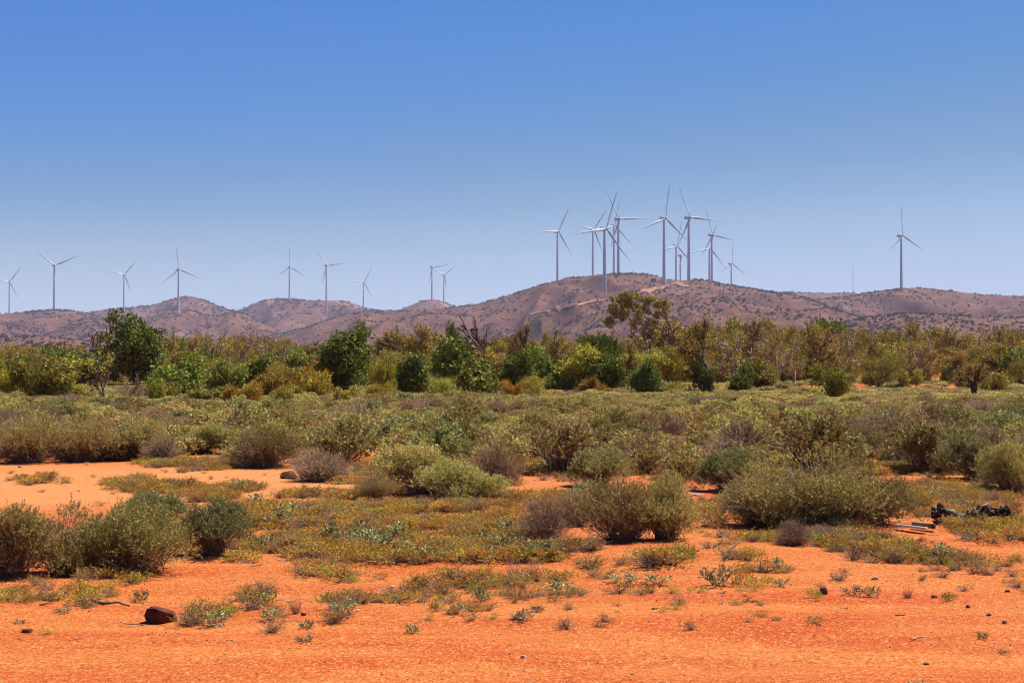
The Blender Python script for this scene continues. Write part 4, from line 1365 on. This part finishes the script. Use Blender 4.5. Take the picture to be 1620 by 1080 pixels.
# individual small plants of the foreground
SP = [  # name, kind, px, base, top, width, label
    ('green_tuft', 'green', 50, 956, 942, 30, 'bright green tuft alone on the sand near the left border'),
    ('green_tuft', 'green', 138, 946, 925, 44, 'green feathery tuft under the left end of the wide twiggy bushes'),
    ('fleshy_herb', 'fleshy', 30, 987, 979, 30, 'flat fleshy herb with pale leaves lowest at the left border'),
    ('fleshy_herb', 'fleshy', 100, 972, 957, 34, 'fleshy herb with pale leaves between the green tuft and the red brown rock'),
    ('fleshy_herb', 'fleshy', 225, 946, 925, 36, 'grey upright fleshy herb right above the red brown rock'),
    ('dry_herb', 'dry', 302, 980, 952, 44, 'dry brown herb touching the right side of the red brown rock'),
    ('fleshy_herb', 'fleshy', 345, 988, 960, 50, 'fleshy herb right of the dry brown one beside the rock'),
    ('fleshy_herb', 'fleshy', 395, 953, 927, 54, 'white flecked fleshy herb in the left middle of the sand'),
    ('fleshy_herb', 'fleshy', 428, 946, 922, 34, 'dark fleshy herb just right of the white flecked one'),
    ('dry_herb', 'dry', 430, 1001, 974, 56, 'wide dry grey herb below the white flecked fleshy herb'),
    ('dry_herb', 'dry', 467, 975, 946, 28, 'small upright dry herb right above the wide dry grey herb'),
    ('fleshy_herb', 'fleshy', 543, 978, 952, 58, 'dark green fleshy herb in the middle left foreground'),
    ('fleshy_herb', 'fleshy', 482, 1016, 1003, 36, 'low fleshy herb lowest in the left half of the sand'),
    ('fleshy_herb', 'fleshy', 650, 1004, 984, 30, 'small white flecked herb lowest near the middle'),
    ('green_tuft', 'green', 692, 973, 955, 28, 'yellow green tuft in the centre of the sand'),
    ('fleshy_herb', 'fleshy', 722, 976, 954, 28, 'upright fleshy herb right beside the yellow green centre tuft'),
    ('fleshy_herb', 'fleshy', 833, 985, 966, 44, 'fleshy herb by the dark stick right of the centre'),
    ('fleshy_herb', 'fleshy', 893, 936, 912, 70, 'pale flecked herb row right of the centre'),
    ('fleshy_herb', 'fleshy', 985, 921, 900, 60, 'left of two fleshy herbs under the long olive mat'),
    ('fleshy_herb', 'fleshy', 1040, 921, 902, 50, 'right of two fleshy herbs under the long olive mat'),
    ('fleshy_herb', 'fleshy', 1135, 925, 886, 66, 'fleshy herb heading the clump on the right sand'),
    ('herb_tuft', 'gold', 1165, 924, 892, 60, 'olive tuft in the middle of the clump on the right sand'),
    ('green_tuft', 'green', 1200, 927, 906, 44, 'green tuft at the right of the clump on the right sand'),
    ('fleshy_herb', 'fleshy', 1236, 927, 910, 34, 'pale fleshy herb right outside the clump on the right sand'),
    ('fleshy_herb', 'fleshy', 1240, 905, 887, 28, 'small herb above the pale one right of the clump'),
    ('green_tuft', 'green', 1288, 952, 932, 32, 'green tuft beside the dark stone on the right sand'),
    ('fleshy_herb', 'fleshy', 1352, 946, 926, 44, 'white flecked herb right of the dark stone'),
    ('fleshy_herb', 'fleshy', 1382, 945, 925, 34, 'last fleshy herb of the row right of the dark stone'),
    ('green_tuft', 'green', 1503, 954, 937, 32, 'round green tuft alone on the far right sand'),
    ('fleshy_herb', 'fleshy', 1556, 1007, 993, 26, 'small green herb low at the right'),
    ('herb_tuft', 'red', 1590, 1025, 1016, 50, 'flat reddish herb lowest at the right border'),
    ('dry_herb', 'dry', 1436, 945, 925, 24, 'thin dry herb right of the row of fleshy herbs'),
    ('dry_herb', 'dry', 1352, 890, 858, 44, 'dark dry tuft at the sand edge below the right mound'),
    ('dry_herb', 'dry', 1412, 892, 862, 44, 'dry tuft leaning over the sand edge below the white plank'),
    ('herb_tuft', 'red', 1585, 893, 884, 40, 'small reddish herb on the sand below the charred log'),
    ('fleshy_herb', 'fleshy', 1450, 1082, 1070, 34, 'herb cut by the bottom border on the right'),
]
for (nm, k, px, b, tp, w, lab) in SP:
    place(nm, k, px, b, tp, w, lab, 'plant', 'small plants on the red sand', HERB)

# the ground cover itself: tufts already standing in view, repeated over the sand
hp = []
HK = []
for k in ('gold', 'red', 'green', 'fleshy', 'dry'):
    for v, p in enumerate(HERB[k]):
        px, py = 470 + 47 * len(hp), 868 + 6 * (len(hp) % 3)
        x, y = [float(q) for q in floor_at(px, py)]
        o = plant({'gold': 'herb_tuft', 'red': 'herb_tuft', 'green': 'green_tuft', 'fleshy': 'fleshy_herb', 'dry': 'dry_herb'}[k], p, (x, y, float(gz(x, y))), rnd.uniform(0, 6), (1.2, 1.2, 1.2),
                  {'gold': 'olive gold tuft within the herb mat of the centre', 'red': 'reddish tuft within the herb mat of the centre', 'green': 'green tuft within the herb mat of the centre', 'fleshy': 'fleshy herb within the herb mat of the centre', 'dry': 'dry herb within the herb mat of the centre'}[k],
                  'plant', f'{k} tufts in the herb mat of the centre', parts=False)
        hp.append(o); HK.append(k)
rng = np.random.default_rng(31)
recs = []
n = 212000
yy = np.sqrt(rng.uniform(8.6 ** 2, 100 ** 2, n) * 1.0)
# more tries near the camera, where tufts are small and many
yy[: n // 2] = np.sqrt(rng.uniform(8.6 ** 2, 25 ** 2, n // 2))
pp = rng.uniform(-420, 2040, n); xx = (pp - CX) / F * yy
py = proj(xx, yy, 0 * xx)[1]
den = cover_density(pp, py)
den = np.where((np.abs(pp - 250) < 40) & (np.abs(py - 978) < 18), 0, den)       # keep the dark rock clear
pat = fbm(xx / .8, yy / .8, 21, 3)
den = np.where(yy < 26, den * np.clip((pat - .43) * 6.5, 0, 1.3), den * np.clip((pat - .3) * 3, 0, 1))
keep = rng.random(n) < den * np.where(yy < 25, .29, .20)
idx = [i for i, k in enumerate(HK)]
kinds = np.array(HK)
zz = gz(xx[keep], yy[keep])
tint = fbm(xx[keep] / 1.4, yy[keep] / 1.4, 41, 2)
for x, y, z, t in zip(xx[keep], yy[keep], zz, tint):
    w = {'gold': 2.6, 'red': 1.3 + 5 * max(0, t - .42) * 5, 'green': .35 + max(0, .48 - t) * 4, 'fleshy': .2 if y < 20 else .05, 'dry': .8}
    wv = np.array([w[k] / (kinds == k).sum() for k in HK]); wv /= wv.sum()
    dd = float(cover_density(np.array([proj(x, y, 0)[0]]), np.array([proj(x, y, 0)[1]]))[0])
    s = rng.uniform(.5, 1.45) * (.45 + .55 * min(1, dd * 1.6)) * (1 if y < 25 else rng.uniform(1.6, 3.2))
    recs.append((x, y, z - .004, (0, 0, rng.uniform(0, 6.28)), (s * 1.15, s * 1.15, s * (.85 if y < 25 else .45)), int(rng.choice(len(HK), p=wv))))
scatter('ground_cover', recs, hp)

# ------------------------------------------------------------------ stones, log, plank, sticks


def rock_mesh(seed, mat, sx=1, sy=1, sz=1, sub=3, rough=.18, boxy=.0):
    import bmesh
    rg = np.random.default_rng(seed)
    bm = bmesh.new()
    bmesh.ops.create_icosphere(bm, subdivisions=sub, radius=1)
    off = rg.uniform(0, 50, 3)
    pl = unit(rg, 16); pd = rg.uniform(.62, .95, 16)
    for v in bm.verts:
        c = np.array(v.co)
        if boxy:
            c = np.sign(c) * np.abs(c) ** (1 - boxy)
        for k in range(16):                                   # broken faces
            q = c.dot(pl[k]) - pd[k]
            if q > 0: c = c - pl[k] * q * .92
        n_ = float(fbm(np.array(c[0] * 2.6 + off[0]), np.array(c[1] * 2.6 + c[2] * 3.1 + off[1]), seed, 3)) - .5
        c = c * (1 + n_ * rough * 1.5)
        if c[2] < -.35: c[2] = -.35 + (c[2] + .35) * .3
        v.co = (c[0] * sx, c[1] * sy, c[2] * sz)
    me = bpy.data.meshes.new('rock'); bm.to_mesh(me); bm.free()
    me.materials.append(mat)
    me.polygons.foreach_set('use_smooth', [sub == 5] * len(me.polygons))
    return me


def rock(px, base, w, h, mat, label, seed, boxy=.25, name='rock', rz=0):
    x, y = [float(k) for k in floor_at(px, base)]
    W_ = w * y / F / 2; Hh = h * y / F
    me = rock_mesh(seed, mat, W_ * 1.15, W_ * .9, Hh / 1.15, 5 if w > 20 else 3 if w > 12 else 2, .16, boxy)
    o = obj(name, me, None, (x, y + W_ * .6, float(gz(x, y)) + Hh * .22))
    o.rotation_euler = (0, 0, rz)
    tag(o, label, 'rock')


rock(250, 983, 50, 24, M['rock_red'], 'dark red brown rock lying on the sand in the left foreground', 1, .4)
rock(457, 758, 25, 14, M['rock_red'], 'dark boulder at the sand edge beside the bare brown bush', 2, .3)
rock(41, 1003, 17, 7, M['rock_dark'], 'small dark stone on the sand in the lower left', 3)
rock(64, 760, 9, 6, M['rock_pale'], 'pale stone on the bare sand near the left scrub', 4, name='stone')
rock(1303, 945, 13, 11, M['rock_dark'], 'dark pointed stone between green tuft and white flecked herb', 5, name='stone')
rock(1479, 947, 11, 5, M['rock_dark'], 'dark flat stone left of the round green tuft', 6, name='stone')
rock(1384, 920, 11, 5, M['rock_pale'], 'white stone on the right sand above the row of herbs', 7, name='stone')
rock(1560, 882, 6, 5, M['rock_pale'], 'small white stone at the sand edge below the charred log', 8, name='stone')
rock(1172, 886, 11, 4, M['rock_pale'], 'flat pale stone above the clump on the right sand', 9, name='stone')
rock(828, 1040, 8, 4, M['rock_pale'], 'pale pebble in the middle of the lower sand', 10, name='stone')
rock(756, 961, 10, 4, M['rock_dark'], 'thin dark stone right of the centre tufts', 11, name='stone')
rock(1595, 936, 8, 4, M['rock_dark'], 'upper dark stone at the right border', 12, name='stone')
rock(1565, 972, 8, 4, M['rock_dark'], 'dark stone above the small green herb at right', 13, name='stone')
rock(1590, 983, 8, 5, M['rock_dark'], 'dark round stone close to the right border', 14, name='stone')
rock(1532, 962, 7, 5, M['rock_dark'], 'dark stone right below the round green tuft', 15, name='stone')
rock(1467, 1045, 10, 4, M['rock_red'], 'red stone low on the right sand', 16, name='stone')
rock(31, 742, 7, 4, M['rock_pale'], 'tiny pale stone close to the left scrub edge', 17, name='stone')
rock(1036, 968, 9, 3, M['rock_dark'], 'flat dark stone on the bare sand right of centre', 18, name='stone')
rock(480, 979, 9, 5, M['rock_dark'], 'dark chip of stone beside the small upright dry herb', 19, name='stone')
rock(620, 930, 8, 4, M['rock_pale'], 'pale stone by the herb mat', 20, name='stone')


def stick(pts, r, label, mat='bark_dark', name='stick', fork=None):
    P = []
    for (px, py, lift) in pts:
        x, y = [float(k) for k in floor_at(px, py)]
        P.append((x, y, float(gz(x, y)) + r * .7 + lift))
    P = np.array(P)
    t = np.linspace(0, len(P) - 1, 12)
    C = np.stack([np.interp(t, np.arange(len(P)), P[:, j]) for j in range(3)], 1)
    rg = np.random.default_rng(int(pts[0][0]))
    C[1:-1] += rg.normal(size=C[1:-1].shape) * r * .35
    o_ = C[0].copy()
    g = Geo(); tubes(g, (C - o_)[None], (r * np.linspace(1, .5, 12) * rg.uniform(.8, 1.2, 12))[None], 6, cap=True)
    tag(obj(name, g.mesh(name, M[mat]), None, o_), label, 'stick')


stick([(145, 951, .02), (160, 954, .01), (185, 953, .02), (205, 953, 0)], .012, 'long dark stick lying above the fleshy herb at left')
stick([(842, 967, .015), (850, 968, .02), (860, 969, .01)], .012, 'short dark stick right of the fleshy herb near the centre')
stick([(62, 963, .0), (75, 962, .01), (85, 960, .005)], .006, 'thin twig left of the fleshy herb with pale leaves')
stick([(1416, 972, .0), (1424, 972, .004), (1432, 972, .002)], .005, 'thin straight twig on the right sand')
stick([(1188, 956, .0), (1198, 955, .006)], .006, 'thin twig below the clump on the right sand')
stick([(1130, 872, .0), (1140, 866, .03), (1146, 862, .05)], .010, 'slanted dark stick at the sand edge below the right mound', 'bark')
stick([(1150, 880, .0), (1160, 873, .02), (1170, 868, .03)], .009, 'second slanted stick at the sand edge, nearer the clump', 'bark')
stick([(1080, 794, .02), (1100, 792, .04), (1112, 790, .03)], .02, 'grey fallen branch at the left end of the right mound', 'twig_grey')


def charred_log():
    """burnt trunk in two humps with a raised stump end at the left"""
    rg = np.random.default_rng(8)
    Y = float(floor_at(1540, 834)[1])
    x0 = float(at(1490, 834, Y)[0])
    root = tag(bpy.data.objects.new('charred_log', None), 'charred black fallen log behind the herbs at the right border', 'log')
    COL.objects.link(root); root.location = (x0, Y, float(gz(x0, Y)))
    s = Y / F

    def limb(name, pts, rr, seed, n=10):
        g = Geo()
        P = np.array([((a - 1490) * s, d * s, (834 - b) * s * .82) for a, b, d in pts])
        t = np.linspace(0, len(P) - 1, 26)
        C = np.stack([np.interp(t, np.arange(len(P)), P[:, j]) for j in range(3)], 1)
        for _ in range(2): C[1:-1] = (C[:-2] + 2 * C[1:-1] + C[2:]) / 4
        rad = np.interp(t, np.arange(len(rr)), rr) * s
        C = C + rg.normal(size=C.shape) * .012
        tubes(g, C[None], (rad * rg.uniform(.82, 1.2, 26))[None], n, cap=True)
        v = g.v[0]; v += rg.normal(size=v.shape) * .02
        obj(name, g.mesh(name, M['char']), root)
    limb('stump_end', [(1488, 832, 0), (1484, 818, 0), (1486, 807, 2), (1492, 802, 4)], [7, 7, 7, 5], 1)
    limb('trunk', [(1490, 808, 3), (1506, 815, 2), (1525, 818, 2), (1540, 812, 4), (1555, 806, 6), (1568, 812, 4), (1582, 820, 2), (1600, 824, 0), (1612, 828, 0)], [5, 7, 6, 4.5, 5, 5.5, 7, 6, 3], 2)
    limb('branch', [(1574, 820, 0), (1584, 812, -2), (1588, 806, -3)], [7, 5, 3], 3)
    limb('branch', [(1500, 820, -2), (1508, 828, -8), (1514, 834, -14)], [6, 4, 3], 4)


charred_log()


def plank_thing():
    x0, y0 = [float(k) for k in floor_at(1412, 841)]
    x1, y1 = [float(k) for k in floor_at(1472, 845)]
    s = y0 / F
    root = tag(bpy.data.objects.new('plank', None), 'white weathered plank lying on the sand before the charred log', 'plank')
    COL.objects.link(root)
    cx, cy_ = (x0 + x1) / 2, (y0 + y1) / 2
    root.location = (cx, cy_, float(gz(cx, cy_)) + .03)
    root.rotation_euler = (R(-8), R(3), math.atan2(y1 - y0, x1 - x0))
    ln = math.hypot(x1 - x0, y1 - y0)
    import bmesh
    for nm, mat, c, sz in (('board', 'plank', (0, 0, .02), (ln * .8, .085, .024)), ('batten', 'char', (.08, .13, .05), (ln * .62, .045, .05))):
        bm = bmesh.new(); bmesh.ops.create_cube(bm, size=1)
        for v in bm.verts: v.co = (v.co.x * sz[0] + c[0], v.co.y * sz[1] * (1 if v.co.x > 0 else .6) + c[1], v.co.z * sz[2] + c[2])
        bmesh.ops.bevel(bm, geom=bm.edges[:], offset=.006, segments=1, affect='EDGES')
        me = bpy.data.meshes.new(nm); bm.to_mesh(me); bm.free(); me.materials.append(M[mat]); obj(nm, me, root)


plank_thing()

# gravel and litter on the sand: too many to count
rng = np.random.default_rng(3)


def gravel(name, n, mat, smin, smax, ymax, seed, flat=.6):
    rg = np.random.default_rng(seed)
    y = np.sqrt(rg.uniform(7.3 ** 2, ymax ** 2, n)); px = rg.uniform(-300, 1920, n)
    x = (px - CX) / F * y
    k = fbm(x / 1.2, y / .6, seed + 60, 2) > rg.uniform(.25, .62, n)
    x, y = x[k], y[k]; n = len(x)
    s = smin + (smax - smin) * rg.random(n) ** 3
    oct_ = np.array([[1, 0, 0], [-1, 0, 0], [0, 1, 0], [0, -1, 0], [0, 0, 1], [0, 0, -1]], float)
    V = oct_[None] * rg.uniform(.6, 1.2, (n, 6, 1)) * s[:, None, None] * np.array([1, 1, flat]) 
    a = rg.uniform(0, 6.28, n); c_, s_ = np.cos(a)[:, None], np.sin(a)[:, None]
    V = np.stack([V[:, :, 0] * c_ - V[:, :, 1] * s_, V[:, :, 0] * s_ + V[:, :, 1] * c_, V[:, :, 2]], 2)
    V += np.stack([x, y, gz(x, y) + s * .2], 1)[:, None, :]
    tri = np.array([[0, 2, 4], [2, 1, 4], [1, 3, 4], [3, 0, 4], [2, 0, 5], [1, 2, 5], [3, 1, 5], [0, 3, 5]])
    f = (np.arange(n)[:, None, None] * 6 + tri[None]).reshape(-1, 3)
    g = Geo(); g.add(V, f)
    tag(obj(name, g.mesh(name, mat)), kind='stuff')


gravel('gravel', 12000, M['rock_dark'], .003, .0105, 22, 1)
gravel('pale_gravel', 4000, M['rock_pale'], .003, .013, 26, 2)


def litter():
    rg = np.random.default_rng(14)
    n = 1500
    y = np.sqrt(rg.uniform(8.5 ** 2, 30 ** 2, n)); px = rg.uniform(-300, 1920, n); x = (px - CX) / F * y
    py = proj(x, y, 0 * x)[1]
    k = rg.random(n) < .12 + cover_density(px, py) * .8
    x, y = x[k], y[k]; n = len(x)
    a = rg.uniform(0, 6.28, n); L = rg.uniform(.03, .22, n)
    d = np.stack([np.cos(a), np.sin(a), rg.uniform(0, .25, n)], 1)
    P0 = np.stack([x, y, gz(x, y) + .006], 1)
    t = np.linspace(0, 1, 4)
    C = P0[:, None] + d[:, None] * (L[:, None] * t)[:, :, None] + rg.normal(size=(n, 4, 3)) * .006
    g = Geo(); tubes(g, C, np.full((n, 4), .0035) * rg.uniform(.5, 1.6, (n, 1)), 3)
    tag(obj('litter', g.mesh('litter', M['twig'])), kind='stuff')


litter()

# ------------------------------------------------------------------ bushes of the hills


def hill_bush_mesh(seed):
    rg = np.random.default_rng(seed)
    P, d, c, rad = shell(rg, .5, .5, .75, .05, 6, .2, 70)
    g = Geo()
    leaves(g, P, d * .6 + rg.normal(size=P.shape) * .5 + np.array([0, 0, .2]), .34 * rg.uniform(.6, 1.2, len(P)), .22, rg)
    return g.mesh('hill_bush', M['hillleaf'])


HB = [hill_bush_mesh(900 + i) for i in range(4)]
rng = np.random.default_rng(55)
allb = []
for key, n, smin, smax in (('main', 13000, 1.3, 5.2), ('right', 6000, 1.3, 5.5), ('spur', 1400, 2, 5), ('left', 8000, 1.8, 6.5), ('rise', 450, 2, 5), ('cone', 2800, 4, 9), ('flat', 1800, 3, 8), ('pair', 3000, 4, 10), ('spurl', 700, 3, 7), ('small', 1200, 4, 9), ('far', 900, 4, 9)):
    r = RG[key]
    u = rng.uniform(max(r.u[0], -60), min(r.u[-1], 1690), n * 3)
    s = np.where(rng.random(n * 3) < .10, rng.uniform(.975, 1.0, n * 3), rng.uniform(.12, 1, n * 3))
    x, y, z = r.z(u, s)
    q = .6 * fbm(x / 150, y / 210, r.seed + 7, 3) + .4 * fbm(x / 34, y / 60, r.seed + 8, 2)
    keep = (q > rng.uniform(.31, .64, n * 3)) & (r.crest(u) > 12)
    ii = np.where(keep)[0][:n]
    sz = (smin + (smax - smin) * rng.random(len(ii)) ** 2.6)
    for i, k in zip(ii, sz):
        allb.append((float(x[i]), float(y[i]), float(z[i]) - .15 * k, float(k), key))
allb.sort(key=lambda b: -b[3] / b[1])
WH = {'main': 'big red hill', 'right': 'rounded right hill', 'spur': 'low right spur', 'left': 'left hill', 'rise': 'low left rise', 'cone': 'cone hill', 'flat': 'flat topped hill', 'pair': 'middle left hill', 'spurl': 'pale middle spur', 'small': 'small pointed hill', 'far': 'far ridge'}
first = {}
recs = []
for i, (x, y, z, k, key) in enumerate(allb):
    rz = float(rng.uniform(0, 6.28)); v = i % 4
    if i < 280:
        o = obj('hill_bush', HB[v], None, (x, y, z)); o.rotation_euler = (0, 0, rz); o.scale = (k, k, k * .9)
        tag(o, f'dark bush, a small dot on the {WH[key]}', 'shrub', f'bushes dotted over the {WH[key]}')
        first.setdefault(v, o)
    else:
        recs.append((x, y, z, (0, 0, rz), (k, k, k * .85), v))
scatter('hill_scrub', recs, [first[v] for v in range(4)])

# ------------------------------------------------------------------ haze
HAZE = 0.000054
if HAZE > 0:
    m, nt, out = newmat('haze')
    pv = N(nt, 'ShaderNodeVolumePrincipled')
    pv.inputs['Color'].default_value = (.66, .69, .96, 1)
    pv.inputs['Density'].default_value = HAZE
    nt.links.new(pv.outputs[0], out.inputs['Volume'])
    g = Geo(); v, f = boxv(0, 4000, 189.5, 20000, 8600, 391)
    g.add(v, f)
    hz_ = obj('haze', g.mesh('haze', m))
    tag(hz_, kind='stuff')
